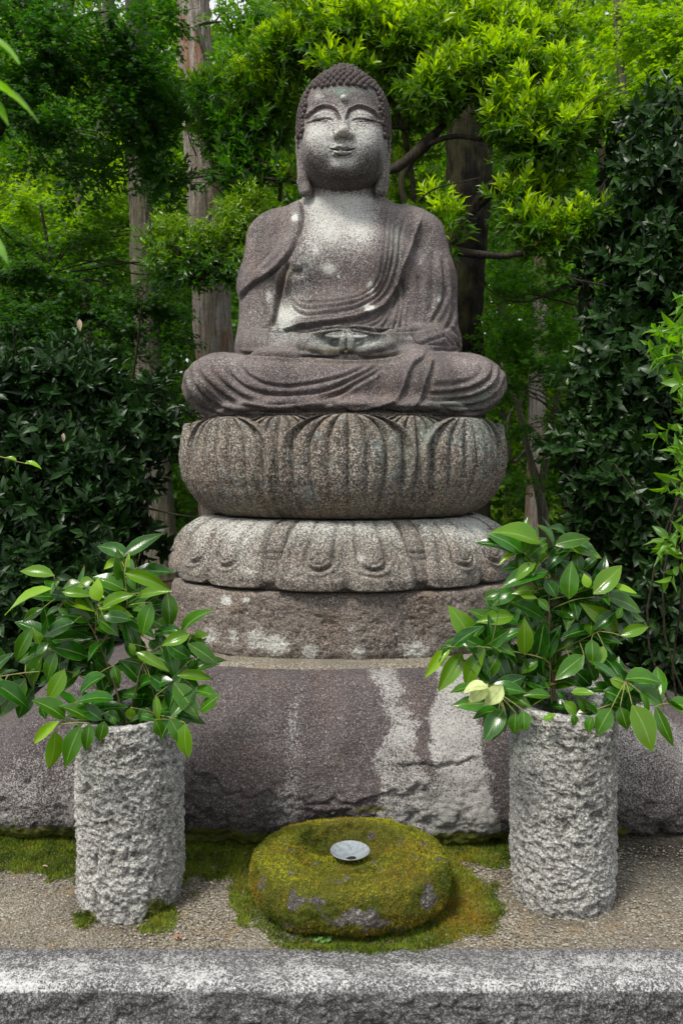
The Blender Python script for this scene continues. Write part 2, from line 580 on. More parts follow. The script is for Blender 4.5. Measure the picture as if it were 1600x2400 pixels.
def vnormals(V, Q):
    n = np.cross(V[Q[:, 2]] - V[Q[:, 0]], V[Q[:, 3]] - V[Q[:, 1]])
    N = np.zeros_like(V)
    for i in range(4):
        for a in range(3):
            N[:, a] += np.bincount(Q[:, i], n[:, a], minlength=len(V))
    return N / (np.linalg.norm(N, axis=1)[:, None] + 1e-12)


def relax(V, Q, it=1, f=0.5):
    for _ in range(it):
        S = np.zeros_like(V); C = np.zeros(len(V))
        for i in range(4):
            j = (i + 1) % 4
            for a in range(3):
                S[:, a] += np.bincount(Q[:, i], V[Q[:, j], a], minlength=len(V)) + np.bincount(Q[:, j], V[Q[:, i], a], minlength=len(V))
            C += np.bincount(Q[:, i], minlength=len(V)) + np.bincount(Q[:, j], minlength=len(V))
        V = V + f * (S / C[:, None] - V)
    return V


def line_dist(x, y, pts):
    """signed distance to a curve (positive on its left in picture terms, y down) and the run along it"""
    pts = np.asarray(pts, float)
    pts = spline(np.c_[pts, np.zeros(len(pts))], 6 * len(pts))[:, :2] if len(pts) > 2 else pts
    seg = np.diff(pts, axis=0); L = np.linalg.norm(seg, axis=1); cum = np.r_[0, np.cumsum(L)]
    best = np.full(len(x), 1e9); sg = np.zeros(len(x)); uu = np.zeros(len(x))
    for i in range(len(seg)):
        dx, dy = x - pts[i, 0], y - pts[i, 1]
        t = np.clip((dx * seg[i, 0] + dy * seg[i, 1]) / (L[i] ** 2 + 1e-9), 0, 1)
        ex, ey = dx - t * seg[i, 0], dy - t * seg[i, 1]
        d = np.hypot(ex, ey)
        m = d < best
        best[m] = d[m]
        cr = seg[i, 0] * dy - seg[i, 1] * dx
        sg[m] = np.where(cr[m] < 0, 1, -1)
        uu[m] = (cum[i] + t[m] * L[i]) / cum[-1]
    return best * sg, uu


def carve(x, y, mask, disp, lines):
    """lines: (kind, points, width, depth[, reach]); widths in picture pixels, depths in metres"""
    for ln in lines:
        kind, pts, w, dep = ln[:4]
        reach = ln[4] if len(ln) > 4 else 22
        pts = np.asarray(pts, float)
        pad = max(reach * 2.2, w * 4)
        m = mask & (x > pts[:, 0].min() - pad) & (x < pts[:, 0].max() + pad) & (y > pts[:, 1].min() - pad) & (y < pts[:, 1].max() + pad)
        ii = np.nonzero(m)[0]
        if not len(ii): continue
        t, u = line_dist(x[ii], y[ii], pts)
        tap = sstep(0, 0.1, u) * sstep(0, 0.1, 1 - u) * 0.9 + 0.1
        far = np.exp(-(np.abs(t) / pad * 1.6) ** 6)
        if kind == 'g':
            v = -dep * np.exp(-(t / w) ** 2) + 0.45 * dep * np.exp(-((np.abs(t) - 2.2 * w) / (1.2 * w)) ** 2)
        else:   # overlapping cloth: raised on the left of the curve
            v = dep * sstep(-w * .5, w * .8, t) * np.exp(-(np.maximum(t, 0) / reach) ** 2) - 0.55 * dep * np.exp(-((t + w * .6) / w) ** 2)
        disp[ii] += v * tap * far


def A(*p): return [(400 + a * .2551, 440 + b * .2551) for a, b in p]
def B(*p): return [(800 + a * .2551, 440 + b * .2551) for a, b in p]
def Hd(*p): return [(640 + a / 4.9, 120 + b / 4.9) for a, b in p]


def blob(x, y, cx, cy, rx, ry, s=1.0, p=1.0):
    return s * np.exp(-(((x - cx) / rx) ** 2 + ((y - cy) / ry) ** 2) ** p)


# ================================================================== materials of the setting
def mat_gravel():
    t = NT('gravel')
    d = t.voronoi(150.0)
    c = t.voronoi(150.0, 'Color')
    sp = t.n('ShaderNodeSeparateColor'); t.t.links.new(c, sp.inputs[0])
    col = t.ramp(sp.outputs[0], [(0.0, (0.14, 0.12, 0.09)), (0.3, (0.21, 0.185, 0.14)), (0.6, (0.285, 0.25, 0.19)), (0.85, (0.36, 0.33, 0.27)), (1.0, (0.45, 0.44, 0.40))])
    col = t.mix(t.ramp(d, [(0.45, 0.0), (0.75, 0.7)]), col, (0.07, 0.058, 0.042))
    st = t.ramp(t.noise(2.6, 5, 0.65), [(0.44, 0.0), (0.66, 0.8)])
    col = t.mix(st, col, (0.17, 0.155, 0.13))
    och = t.ramp(t.noise(9, 4, 0.65, t.mapping((1, 1, 1), (3, 3, 3))), [(0.55, 0.0), (0.68, 0.5)])
    col = t.mix(och, col, (0.26, 0.17, 0.07))
    col = t.mix(t.math('MULTIPLY', t.attr('dirt_shade'), t.ramp(t.noise(40, 4, .7), [(0.3, 1.0), (0.6, 0.5)])), col, (0.035, 0.03, 0.022))
    h = t.math('MULTIPLY_ADD', t.math('SUBTRACT', 1.0, d), 1.0, t.math('MULTIPLY', t.noise(250, 2, 0.6), 0.3))
    return t.done(t.principled(col, 0.85, t.bump(h, 0.006, 1.0), 0.2))


def mat_simple(name, c1, c2, scale=8.0, rough=0.9, bump=0.02):
    t = NT(name)
    n = t.noise(scale, 6, 0.7)
    return t.done(t.principled(t.mix(t.ramp(n, [(0.35, 0.0), (0.65, 1.0)]), c1, c2), rough, t.bump(n, bump, 1.0), 0.1))


def mat_moss(name='moss', a=(0.07, 0.10, 0.008), b=(0.44, 0.43, 0.03), c=(0.34, 0.22, 0.03)):
    t = NT(name)
    r = t.attr('rnd')
    col = t.mix(r, a, b)
    col = t.mix(t.attr('och'), col, c)
    p = t.principled(col, 0.8, None, 0.15)
    tr = t.n('ShaderNodeBsdfTranslucent')
    t.put(tr.inputs[0], t.mix(0.5, col, b))
    mx = t.n('ShaderNodeMixShader'); mx.inputs[0].default_value = 0.3
    t.t.links.new(p, mx.inputs[1]); t.t.links.new(tr.outputs[0], mx.inputs[2])
    return t.done(mx.outputs[0])


GRAVEL = mat_gravel()
SOIL = mat_simple('forest_soil', (0.018, 0.014, 0.009), (0.05, 0.038, 0.024), 5.0)
MOSS = mat_moss()


def blades(Pp, N, L, W, rg, spread=0.7):
    """small pointed tufts standing on a surface"""
    n = len(Pp)
    L = L * rg.uniform(.5, 1.3, n)
    D = N + rg.normal(size=(n, 3)) * spread
    D /= np.linalg.norm(D, axis=1)[:, None]
    T = np.cross(D, rg.normal(size=(n, 3))); T /= np.linalg.norm(T, axis=1)[:, None] + 1e-9
    w = (W * rg.uniform(.6, 1.3, n))[:, None]
    V = np.stack([Pp - T * w, Pp + T * w, Pp + D * L[:, None]], 1).reshape(-1, 3)
    return V, np.arange(3 * n).reshape(-1, 3)


# ================================================================== ground, gravel bed, kerb
gx = np.r_[np.linspace(-70, -6, 14), np.linspace(-5, 5, 70), np.linspace(6, 70, 14)]
gy = np.r_[np.linspace(-12, 1.9, 8), 2.28, 2.30, np.linspace(2.5, 12, 60), np.linspace(13, 110, 26)]
U, W = np.meshgrid(gx, gy, indexing='ij')
Z = np.where(W < 2.29, -.48, -.06) + fbm(np.stack([U.ravel(), W.ravel(), 0 * U.ravel()], 1), .5, 3).reshape(U.shape) * .05 * (W > 4.2)
Z = Z + sstep(14, 60, W) * 3.5 + sstep(5.2, 9, W) * .1
part('ground', np.stack([U, W, Z], -1).reshape(-1, 3), grid_faces(len(gx), len(gy)), None, SOIL, kind='structure')

ux = np.linspace(-2.9, 2.9, 420); uy = np.linspace(2.396, 3.9, 130)
U, W = np.meshgrid(ux, uy, indexing='ij')
V = np.stack([U, W, 0 * U], -1).reshape(-1, 3)
V[:, 2] = fbm(V, 2.2, 3) * .006 + fbm(V, 60, 2) * .0022
d_ = .9 * np.exp(-((V[:, 1] - 3.02) / .12) ** 2) + .5 * np.exp(-((np.hypot(V[:, 0] + .735, V[:, 1] - 2.70) - .19) / .03) ** 2) + .5 * np.exp(-((np.hypot(V[:, 0] - .78, V[:, 1] - 2.725) - .19) / .03) ** 2)  # darker along the boulder foot and in rings round the vases
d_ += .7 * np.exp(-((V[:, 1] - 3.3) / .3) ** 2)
# skirt down
V = np.vstack([V, V.reshape(420, 130, 3)[:, 0] - (0, 0, .2)])
nb = 420 * 130
i = np.arange(419)
fr = np.stack([nb + i, nb + i + 1, (i + 1) * 130, i * 130], 1)
part('gravel_bed', V, [grid_faces(420, 130), fr], None, GRAVEL, attrs=dict(dirt_shade=np.r_[d_, np.zeros(420)]), kind='structure')

# kerb: smooth worn top, rough split front
nx = 560
xs = np.linspace(-2.4, 2.4, nx)
pr = [(2.394, -.30), (2.394, -.01), (2.392, .006), (2.386, .011)]
pr += [(y, .0115) for y in np.linspace(2.38, 2.236, 36)]
pr += [(2.230, .009), (2.224, .003), (2.219, -.006)]
pr += [(2.216, z) for z in np.linspace(-.012, -.52, 90)]
pr = np.array(pr)
V = np.stack([np.repeat(xs[:, None], len(pr), 1), np.repeat(pr[None, :, 0], nx, 0), np.repeat(pr[None, :, 1], nx, 0)], -1).reshape(-1, 3)
k = np.tile(np.arange(len(pr)), nx)
fr_ = sstep(41, 47, k)
nz_ = fbm(V, 13, 4) * .010 + np.abs(fbm(V, 30, 3)) * .012 + fbm(V, 80, 2) * .003
V[:, 1] -= fr_ * nz_
V[:, 2] += (1 - fr_) * (fbm(V, 7, 3) * .0016 + fbm(V, 55, 3) * .0006) * (k > 2)
edge = np.exp(-((k - 42) / 1.6) ** 2)
V[:, 1] += edge * fbm(V * (1, 0, 0), 22, 4) * .005
topm = (k > 3) & (k < 43)
lich = np.where(topm, .16 + .50 * fbm(V, (5, 11, 11), 4, seed=2) + .30 * fbm(V, 34, 4, seed=6) + .35 * fbm(V, (2, 5, 5), 3, seed=12) + .16 * sstep(2.36, 2.26, V[:, 1]) + .10 * np.exp(-((V[:, 1] - 2.25) / .035) ** 2), .06)
lich = np.where(topm & (V[:, 1] > 2.36), lich - .5, lich)
dirt_shade = np.where(topm, .38 * sstep(2.25, 2.37, V[:, 1]), .28 + .30 * (fbm(V, 6, 3) + .3) + 30 * np.clip(.012 - nz_, 0, .02))  # darker at the back of the top, on the front and in hollows
part('granite_kerb', V, grid_faces(nx, len(pr), flip=True), None, STONE_KERB, attrs=dict(lich=lich, dirt_shade=np.clip(dirt_shade, 0, .8)),
     label='long grey granite kerb with white lichen on its worn top along the front edge', category='kerb')

# loose pebbles lying on the bed
npb = 9000
px_ = rng.uniform(-1.5, 1.5, npb); py_ = rng.uniform(2.40, 3.05, npb)
s_ = rng.uniform(.0022, .0052, npb)
octv = np.array([(1, 0, 0), (0, 1, 0), (-1, 0, 0), (0, -1, 0), (0, 0, .7), (0, 0, -.7)], float)
octf = np.array([(0, 1, 4), (1, 2, 4), (2, 3, 4), (3, 0, 4), (1, 0, 5), (2, 1, 5), (3, 2, 5), (0, 3, 5)])
an = rng.uniform(0, 6.28, npb)
rx_ = np.cos(an)[:, None] * octv[None, :, 0] - np.sin(an)[:, None] * octv[None, :, 1]
ry_ = np.sin(an)[:, None] * octv[None, :, 0] + np.cos(an)[:, None] * octv[None, :, 1]
Vp = np.stack([px_[:, None] + rx_ * s_[:, None] * 1.2, py_[:, None] + ry_ * s_[:, None], .003 + octv[None, :, 2] * s_[:, None] + 0 * rx_], -1).reshape(-1, 3)
tP = NT('pebble')
PEB = tP.done(tP.principled(tP.ramp(tP.attr('rnd'), [(0, (.08, .068, .05)), (.4, (.20, .17, .13)), (.8, (.28, .25, .195)), (1, (.38, .36, .32))]), .8, None, .3))
part('pebbles', Vp, (octf[None] + (np.arange(npb) * 6)[:, None, None]).reshape(-1, 3), None, PEB, False, attrs=dict(rnd=np.repeat(rng.random(npb), 6)), kind='stuff')

# ================================================================== boulder carrying the statue
nx, = (520,)
xs = np.linspace(-2.25, 2.25, nx)
prof_pts = np.array([(3.22, -.03), (3.075, .005), (3.035, .05), (3.01, .11), (3.005, .19), (3.03, .30), (3.07, .40), (3.13, .50), (3.185, .572), (3.235, .612), (3.31, .628), (3.45, .632), (3.9, .634), (4.9, .634), (5.1, .5), (5.15, -.03)])
tt = np.r_[np.linspace(0, .66, 190), np.linspace(.68, 1, 12)]
cs = spline(np.c_[prof_pts, np.zeros(len(prof_pts))], 600)[:, :2]
cl = np.r_[0, np.cumsum(np.linalg.norm(np.diff(cs, axis=0), axis=1))]
fr_len = cl[np.argmin(np.abs(cs[:, 0] - 3.32) + np.abs(cs[:, 1] - .63))]
tl = np.r_[np.linspace(0, fr_len, 190), np.linspace(fr_len + .03, cl[-1], 30)]
pc = np.stack([np.interp(tl, cl, cs[:, 0]), np.interp(tl, cl, cs[:, 1])], 1)
npf = len(pc)
hl = np.interp(xs, [-2.25, -2.1, -1.8, -1.5, -1.30, -1.12, -.98, 1.0, 1.16, 1.3, 1.48, 1.85, 2.15, 2.25], [.02, .2, .36, .60, .85, .95, 1.0, 1.0, .96, .88, .66, .40, .2, .02])
back = np.interp(xs, [-2.25, -1.3, 0, 1.3, 2.25], [.32, .06, 0, .05, .30])
X = np.repeat(xs[:, None], npf, 1)
Y = pc[None, :, 0] + back[:, None] + (1 - hl[:, None]) * .25 * np.clip(pc[None, :, 1], 0, 1)
Z = pc[None, :, 1] * np.where(pc[None, :, 1] > 0, hl[:, None], 1)
V = np.stack([X, Y, Z], -1).reshape(-1, 3)
Qb = grid_faces(nx, npf)
N = vnormals(V, Qb)
if N[np.argmin(np.abs(V - (0, 3.02, .2)).sum(1)), 1] > 0: Qb = Qb[:, ::-1].copy(); N = -N
x_, y_ = proj(np.maximum(V, (-9, .5, -9)))
fr_ = (V[:, 1] < 3.40)
low = sstep(.30, .08, V[:, 2])
topflat = sstep(.58, .625, V[:, 2]) * sstep(3.24, 3.3, V[:, 1])
dn = fbm(V, 1.6, 3) * .035 + fbm(V, 6, 4) * (.006 + .016 * low) + np.minimum(0, fbm(V, 15, 4)) * (.006 + .022 * low) + fbm(V, 60, 3) * (.0016 + .003 * low)
dn *= (1 - .92 * topflat)
V = V + N * dn[:, None]
disp = np.zeros(len(V))
carve(x_ + fbm(V, 14, 4) * 14, y_ + fbm(V, 12, 4, seed=5) * 22, fr_, disp, [
    ('g', [(430, 1790), (500, 1830), (560, 1865), (640, 1880), (720, 1882), (800, 1875), (860, 1868)], 5, .009),
    ('s', [(800, 1885), (860, 1862), (920, 1850), (970, 1860), (1010, 1830)], 7, .012, 26),
    ('s', [(930, 1790), (1000, 1785), (1080, 1790), (1130, 1770)], 6, .011, 30),
    ('g', [(700, 1640), (690, 1720), (685, 1790)], 14, .004),
])
V = V + N * disp[:, None]
e1 = 880 + 12 * np.sin(y_ / 31) + 14 * np.sin(y_ / 71 + 1)
def stripe(xc, w, s, soft=10): return s * sstep(w + soft, w - soft * .4, np.abs(x_ - xc))
wob = fbm(V, 7, 4) * 18 + fbm(V, 34, 3) * 16
xc1 = np.interp(y_, [1580, 1640, 1700, 1760, 1850, 1950], [905, 918, 948, 930, 950, 985])
wd1 = np.interp(y_, [1580, 1640, 1700, 1760, 1850, 1950], [28, 26, 22, 42, 62, 110])
xc2 = np.interp(y_, [1600, 1680, 1800, 1900, 2000], [1062, 1060, 1075, 1092, 1100])
wd2 = np.interp(y_, [1600, 1680, 1800, 1900, 2000], [40, 58, 62, 66, 75])
lich = sstep(14, -10, np.abs(x_ + wob - xc1) - wd1) * .62 + sstep(12, -10, np.abs(x_ + wob * .7 - xc2) - wd2) * .80
lich += .35 * sstep(10, -12, np.abs(x_ + wob * .6 - np.interp(y_, [1600, 1700, 1850], [705, 690, 680])) - np.interp(y_, [1600, 1850], [4, 26]))
lich += .12 * sstep(1840, 1940, y_ + wob) * (x_ > 430) + .42 * sstep(1240, 1330, x_ + wob) * sstep(2000, 1800, y_) + .42 * (x_ < 300) * sstep(1720, 1860, y_ + wob * 2) * sstep(1990, 1900, y_)
lich += .12 * (x_ < 460) * sstep(1800, 1900, y_)
lich = np.where(fr_, lich + .22 * fbm(V, 5, 4, seed=3) * (lich > .1), 0)
dirt_shade = .8 * sstep(.17, .04, V[:, 2] + .04 * fbm(V, 8, 3)) + 26 * np.clip(-disp, 0, .02) + 9 * np.clip(-dn - .012, 0, .03) * low + .35 * blob(x_, y_, 300, 1880, 200, 50, 1) * (x_ < 600)  # dirt in cracks and hollows; undercut shade painted along the foot
moss = 1.0 * sstep(.10, .015, V[:, 2]) + .75 * blob(x_, y_, 520, 1975, 60, 40) + .8 * blob(x_, y_, 1090, 1980, 70, 24) + .55 * blob(x_, y_, 860, 1895, 60, 10) + .2 * sstep(.25, .1, V[:, 2]) + .3 * (V[:, 1] > 3.25) * (np.abs(V[:, 0]) > 1.15)
moss *= np.where(V[:, 0] > 1.15, .35, 1.0)
boulder = thing('base_boulder', 'huge dark mauve boulder with white streaks down its face carrying the stacked statue', 'boulder', (0, 3.9, 0))
part('rock', V, Qb, boulder, STONE_BOULDER, attrs=dict(lich=lich, dirt_shade=np.clip(dirt_shade, 0, .85), moss=moss * .85))
# thin gravel bedding on top, its rim uneven
th = np.linspace(0, 2 * np.pi, 260, endpoint=False)
rs = np.r_[.35, .7, np.linspace(.8, 1.0, 24)]
wv = fbm(np.stack([np.cos(th), np.sin(th), 0 * th], 1), 3, 4) * .02
U = (np.sign(np.sin(th)) * np.abs(np.sin(th)) ** .75)[:, None] * rs[None] * (1.09 + wv[:, None])
W = -(np.sign(np.cos(th)) * np.abs(np.cos(th)) ** .75)[:, None] * rs[None] * (.93 + wv[:, None])
Zg = .6395 + .004 - .028 * sstep(.955, 1.0, rs)[None] + 0 * U
Vg = np.stack([U + .01, W + 4.25, Zg], -1).reshape(-1, 3)
Vg[:, 2] += fbm(Vg, 60, 2) * .002
part('gravel_bedding', Vg, grid_faces(260, len(rs), wrap_u=True), boulder, GRAVEL, attrs=dict(dirt_shade=np.zeros(len(Vg))))


# ================================================================== stone vases
def vase(cx, cy, r, h, seed, label, tilt=0.0, wave=0.0):
    t = thing('stone_vase', label, 'vase', (cx, cy, 0), 'rough granite vases before the boulder')
    nu = 420
    zl = np.linspace(0, h, 250)
    prof_ = [(r * (1 - .06 * math.exp(-z / .05)) * (1 + .015 * math.sin(z * 7 + seed)), z) for z in zl[:-3]]
    prof_ += [(r * .985, h - .002), (r * .96, h + .003), (r * .90, h + .004), (r * .83, h + .003), (r * .79, h - .004), (r * .77, h - .03), (r * .75, h - .16)]
    prof_ = np.array(prof_)
    th = np.linspace(0, 2 * np.pi, nu, endpoint=False)
    rr = np.repeat(prof_[None, :, 0], nu, 0); zz = np.repeat(prof_[None, :, 1], nu, 0)
    Vv = np.stack([np.sin(th)[:, None] * rr, -np.cos(th)[:, None] * rr, zz], -1).reshape(-1, 3)
    n_ = np.stack([np.repeat(np.sin(th), len(prof_)), -np.repeat(np.cos(th), len(prof_)), np.zeros(nu * len(prof_))], -1)
    kk = np.tile(np.arange(len(prof_)), nu)
    outer = sstep(len(prof_) - 3, len(prof_) - 8, kk)
    sh = Vv @ np.array([[1, 0, 0], [0, 1, 0], [.45, 0, 1]])     # chisel marks run aslant
    warp = Vv + np.stack([fbm(Vv, 8, 2, seed=seed)] * 3, 1) * .02
    a = 1 - 2 * np.abs(fbm(warp @ np.array([[1, 0, 0], [0, 1, 0], [.55, 0, 1.2]]), 17, 3, seed=seed))
    b = fbm(warp, 38, 3, seed=seed * 2)
    c = fbm(Vv, 95, 2)
    dd = a * .0060 + b * .0068 + c * .0036 + fbm(Vv, 5, 2, seed=seed) * .007
    Vv = Vv + n_ * (dd * outer)[:, None] + np.array([0, 0, 1.0]) * ((1 - outer) * (b * .004 + wave * Vv[:, 0]))[:, None]
    Vv = Vv + (cx, cy, 0)
    x_, y_ = proj(Vv)
    li = .10 + .45 * fbm(Vv, 3, 3, seed=seed) + .5 * (kk >= len(prof_) - 8) * 1.0 + .3 * b
    dr = np.clip(-(a * .8 + b * 1.3) * 1.1, 0, .8) + .25 * sstep(.12, 0, Vv[:, 2]) + .25 * sstep(.3, .9, n_[:, 0])  # darker pits and foot; shade painted on the right-hand side
    return t, Vv, prof_, nu, li, dr, x_, y_


t, V, pf, nu, li, dr, x_, y_ = vase(-.740, 2.70, .178, .645, 1.3, 'rough pale granite cylinder vase left of the mossy stone with moss at its foot', wave=.03)
ms = .9 * blob(x_, y_, 365, 2125, 42, 42) + .8 * blob(x_, y_, 205, 2150, 30, 26) + .3 * sstep(.04, 0, V[:, 2])
part('shell', V, grid_faces(nu, len(pf), wrap_u=True, flip=True), t, STONE_VASE, attrs=dict(lich=li, dirt_shade=np.clip(dr, 0, .8), moss=ms * .8))
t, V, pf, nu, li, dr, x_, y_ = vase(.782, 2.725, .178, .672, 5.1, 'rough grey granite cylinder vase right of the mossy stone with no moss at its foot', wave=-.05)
part('shell', V, grid_faces(nu, len(pf), wrap_u=True, flip=True), t, STONE_VASE, attrs=dict(lich=li, dirt_shade=np.clip(dr + .08, 0, .8), grn=.35 * blob(x_, y_, 1230, 1740, 40, 40)))

# ================================================================== mossy ring stone
ringst = thing('mossy_stone', 'round moss-covered hollowed stone standing between the two vases', 'stone', (.03, 2.68, 0))
nu = 420
cp = spline(np.array([(.02, 0, 0), (.24, 0, 0), (.298, .010, 0), (.338, .045, 0), (.354, .09, 0), (.350, .130, 0), (.332, .162, 0), (.295, .176, 0), (.255, .176, 0), (.215, .160, 0), (.16, .118, 0), (.11, .105, 0), (.06, .108, 0), (.0, .112, 0)]), 190)[:, :2]
th = np.linspace(0, 2 * np.pi, nu, endpoint=False)
rr = np.repeat(cp[None, :, 0], nu, 0); zz = np.repeat(cp[None, :, 1], nu, 0)
TH = np.repeat(th[:, None], len(cp), 1)
inner = sstep(.285, .215, rr) * (zz > .09)
side_ = np.cos(TH) ** 2          # hollows lie in front of and behind a low bridge
zz = zz + inner * (.034 - .115 * side_ ** 1.1 * np.exp(-(np.abs(rr - .158) / .062) ** 3))
lob = (np.abs(np.cos(TH * 5.5)) - .6) * .010 * np.exp(-((zz - .07) / .045) ** 2) * (rr > .24)
V = np.stack([np.sin(TH) * (rr + lob), -np.cos(TH) * (rr + lob) * .80, zz], -1).reshape(-1, 3)
V[:, 0] *= 1 + .02 * np.sin(TH.ravel() * 2 + 1)
Qr = grid_faces(nu, len(cp), wrap_u=True, flip=True)
N = vnormals(V, Qr)
if N[np.argmin(np.abs(V - (0, -.33, .09)).sum(1)), 1] > 0: Qr = Qr[:, ::-1].copy(); N = -N
V = V + N * (fbm(V, 6, 4) * .010 + fbm(V, 24, 3) * .006 + fbm(V, 70, 2) * .0025)[:, None]
N = vnormals(V, Qr)
V = V * (1, 1, .97) + (.03, 2.68, 0)
x_, y_ = proj(V)
bare = blob(x_, y_, 835, 2150, 66, 30, 1.05, 2) + blob(x_, y_, 1005, 2110, 20, 34, .9) + blob(x_, y_, 740, 2110, 34, 9, .75) + blob(x_, y_, 690, 2110, 16, 12, .5) + blob(x_, y_, 620, 2080, 10, 30, .5) + blob(x_, y_, 970, 2115, 20, 12, .5) + blob(x_, y_, 960, 1990, 14, 14, .6) + blob(x_, y_, 760, 2150, 20, 26, .5)
mossd = np.clip(.88 - .8 * bare + fbm(V, 16, 4) * .75 + .12 * N[:, 2], 0, 1) * (V[:, 2] > .012)
part('rock', V, Qr, ringst, STONE_MOSSY, attrs=dict(moss=np.clip(mossd * 1.1, 0, 1), lich=.12 * bare))
fa = rng.choice(len(Qr), 90000)
c = V[Qr[fa]]; w = rng.dirichlet([1, 1, 1, 1], len(fa))
area = np.linalg.norm(np.cross(c[:, 2] - c[:, 0], c[:, 3] - c[:, 1]), axis=1)
Pp = (c * w[:, :, None]).sum(1); Nn = N[Qr[fa, 0]]
keep = (rng.random(len(fa)) < sstep(.38, .6, mossd[Qr[fa, 0]])) & (rng.random(len(fa)) < area / np.quantile(area, .8)) & (Pp[:, 2] > .015)
Pp, Nn = Pp[keep], Nn[keep]
Vm, Fm = blades(Pp, Nn, .0085, .0016, rng, .8)
rv = np.repeat(np.clip(.30 + .75 * fbm(Pp, 7, 4) + rng.normal(size=len(Pp)) * .2 + .80 * Nn[:, 2] - .40, 0, 1), 3)
hol = np.exp(-(((Pp[:, 0] - .03) / .11) ** 2 + ((np.abs(Pp[:, 1] - 2.68) - .135) / .05) ** 2))
ov = np.repeat(np.clip(.22 + .8 * fbm(Pp, 7, 3, seed=8) + .7 * hol, 0, 1), 3); rv = rv * np.repeat(1 - .9 * hol, 3)
part('moss', Vm, Fm, ringst, MOSS, False, attrs=dict(rnd=rv, och=ov), kind='stuff')

# small pale dish standing in its hollow
dish = thing('offering_dish', 'small shallow grey ceramic dish lying in the middle of the mossy stone', 'dish', (.030, 2.695, .141))
pd = np.array([(0, 0), (.030, 0), (.034, .002), (.052, .010), (.066, .019), (.0695, .0225), (.0690, .0240), (.0665, .0232), (.052, .0145), (.036, .0085), (.020, .0072), (0, .007)])
th = np.linspace(0, 2 * np.pi, 64, endpoint=False)
V = np.stack([np.sin(th)[:, None] * pd[None, :, 0], -np.cos(th)[:, None] * pd[None, :, 0], np.repeat(pd[None, :, 1], 64, 0)], -1).reshape(-1, 3)
tN = NT('glazed_clay')
c_ = tN.mix(tN.ramp(tN.noise(60, 5, .7), [(0.4, 0.0), (0.62, 1.0)]), (0.17, 0.20, 0.22), (0.28, 0.315, 0.335))
c_ = tN.mix(tN.ramp(tN.voronoi(120.0), [(0.05, 0.7), (0.14, 0.0)]), c_, (0.14, 0.15, 0.15))
CLAY = tN.done(tN.principled(c_, .33, tN.bump(tN.noise(200, 2, .5), .0008), .5))
part('bowl', V + dish.location[:], grid_faces(64, len(pd), wrap_u=True, flip=True), dish, CLAY)
Wt = np.stack([np.sin(th) * .017 * (1 + .2 * np.sin(3 * th)), -np.cos(th) * .011 * (1 + .2 * np.cos(2 * th)), 0 * th + .0092], -1) + (.006, -.030, 0.001)
Wt = np.vstack([Wt, Wt.mean(0) + (0, 0, .0015)])
i = np.arange(64)
part('residue', Wt + dish.location[:], np.stack([i, (i + 1) % 64, np.full(64, 64)], 1), dish, mat_simple('residue', (.012, .012, .012), (.03, .028, .024), 90, .4, .001))

# ================================================================== moss on the ground
def ground_moss(n, test, zf, L=.011, W=.0018, seed=1, lo=(-1.6, 2.34), hi=(1.6, 3.2)):
    rg = np.random.default_rng(seed)
    X = rg.uniform(lo[0], hi[0], n); Y = rg.uniform(lo[1], hi[1], n)
    Pq = np.stack([X, Y, 0 * X], 1)
    x_, y_ = proj(Pq)
    m = test(X, Y, x_, y_, fbm(Pq, 9, 4), fbm(Pq, 30, 3))
    k = rg.random(n) < m
    Pq = Pq[k]
    Pq[:, 2] = zf(Pq)
    return Pq


def msk(X, Y, x, y, f1, f2):
    ra = np.hypot(X - .05, (Y - 2.705) / .76)
    ang = np.arctan2(X - .03, -(Y - 2.70))
    ring_ = sstep(.50, .455, ra + f1 * .05 + .035 * np.cos(ang) ** 2 * (np.cos(ang) > 0) - .02 * np.sin(ang)) * (ra > .24)
    bare_l = blob(x, y, 610, 2170, 46, 40, .75) * (f2 > -.2)
    lft = .9 * (x < 205) * sstep(2052, 2040, y + f1 * 26) + 0
    mid = 1.0 * (x > 400) * (x < 640) * sstep(2080 - (x - 430) * .12, 2050 - (x - 430) * .12, y + f1 * 36)
    rgt = .95 * (x > 1040) * (x < 1215) * sstep(2040, 2020, y + f1 * 30)
    v1 = blob(x, y, 385, 2150, 34, 34, 1.2, 2) + blob(x, y, 350, 2180, 30, 14, 1.1) + blob(x, y, 195, 2158, 26, 24, 1.2, 2) + blob(x, y, 180, 2070, 10, 10, 1.0)
    return np.clip(np.maximum.reduce([ring_ - bare_l, lft, mid, rgt, v1 * 1.1 - .25]) * (1 + .5 * f2), 0, 1)


Pm = ground_moss(330000, msk, lambda q: .003 + .010 * (q[:, 1] < 2.396) + .006 * np.clip(fbm(q, 20, 2), 0, 1))
Vm, Fm = blades(Pm, np.tile((0, 0, 1.0), (len(Pm), 1)), .013, .0019, rng, .75)
x_, y_ = proj(Pm)
yel = .75 * blob(x_, y_, 1090, 2140, 60, 80) + .3 * blob(x_, y_, 1080, 2010, 60, 30) + .25 * blob(x_, y_, 570, 2080, 30, 60)
rv = np.clip(.36 + .35 * fbm(Pm, 12, 3) + rng.normal(size=len(Pm)) * .2 + .35 * (blob(x_, y_, 560, 2100, 30, 80) + blob(x_, y_, 1080, 2080, 50, 90) + blob(x_, y_, 370, 2170, 60, 30)), 0, 1)
ov = np.clip(yel + fbm(Pm, 14, 3) * .3 - .05, 0, 1)
part('ground_moss', Vm, Fm, None, mat_moss('moss_ground', (0.02, 0.045, 0.006), (0.27, 0.36, 0.03), (0.34, 0.20, 0.02)), False, attrs=dict(rnd=np.repeat(rv, 3), och=np.repeat(ov, 3)), kind='stuff')
print('moss', len(Pm))
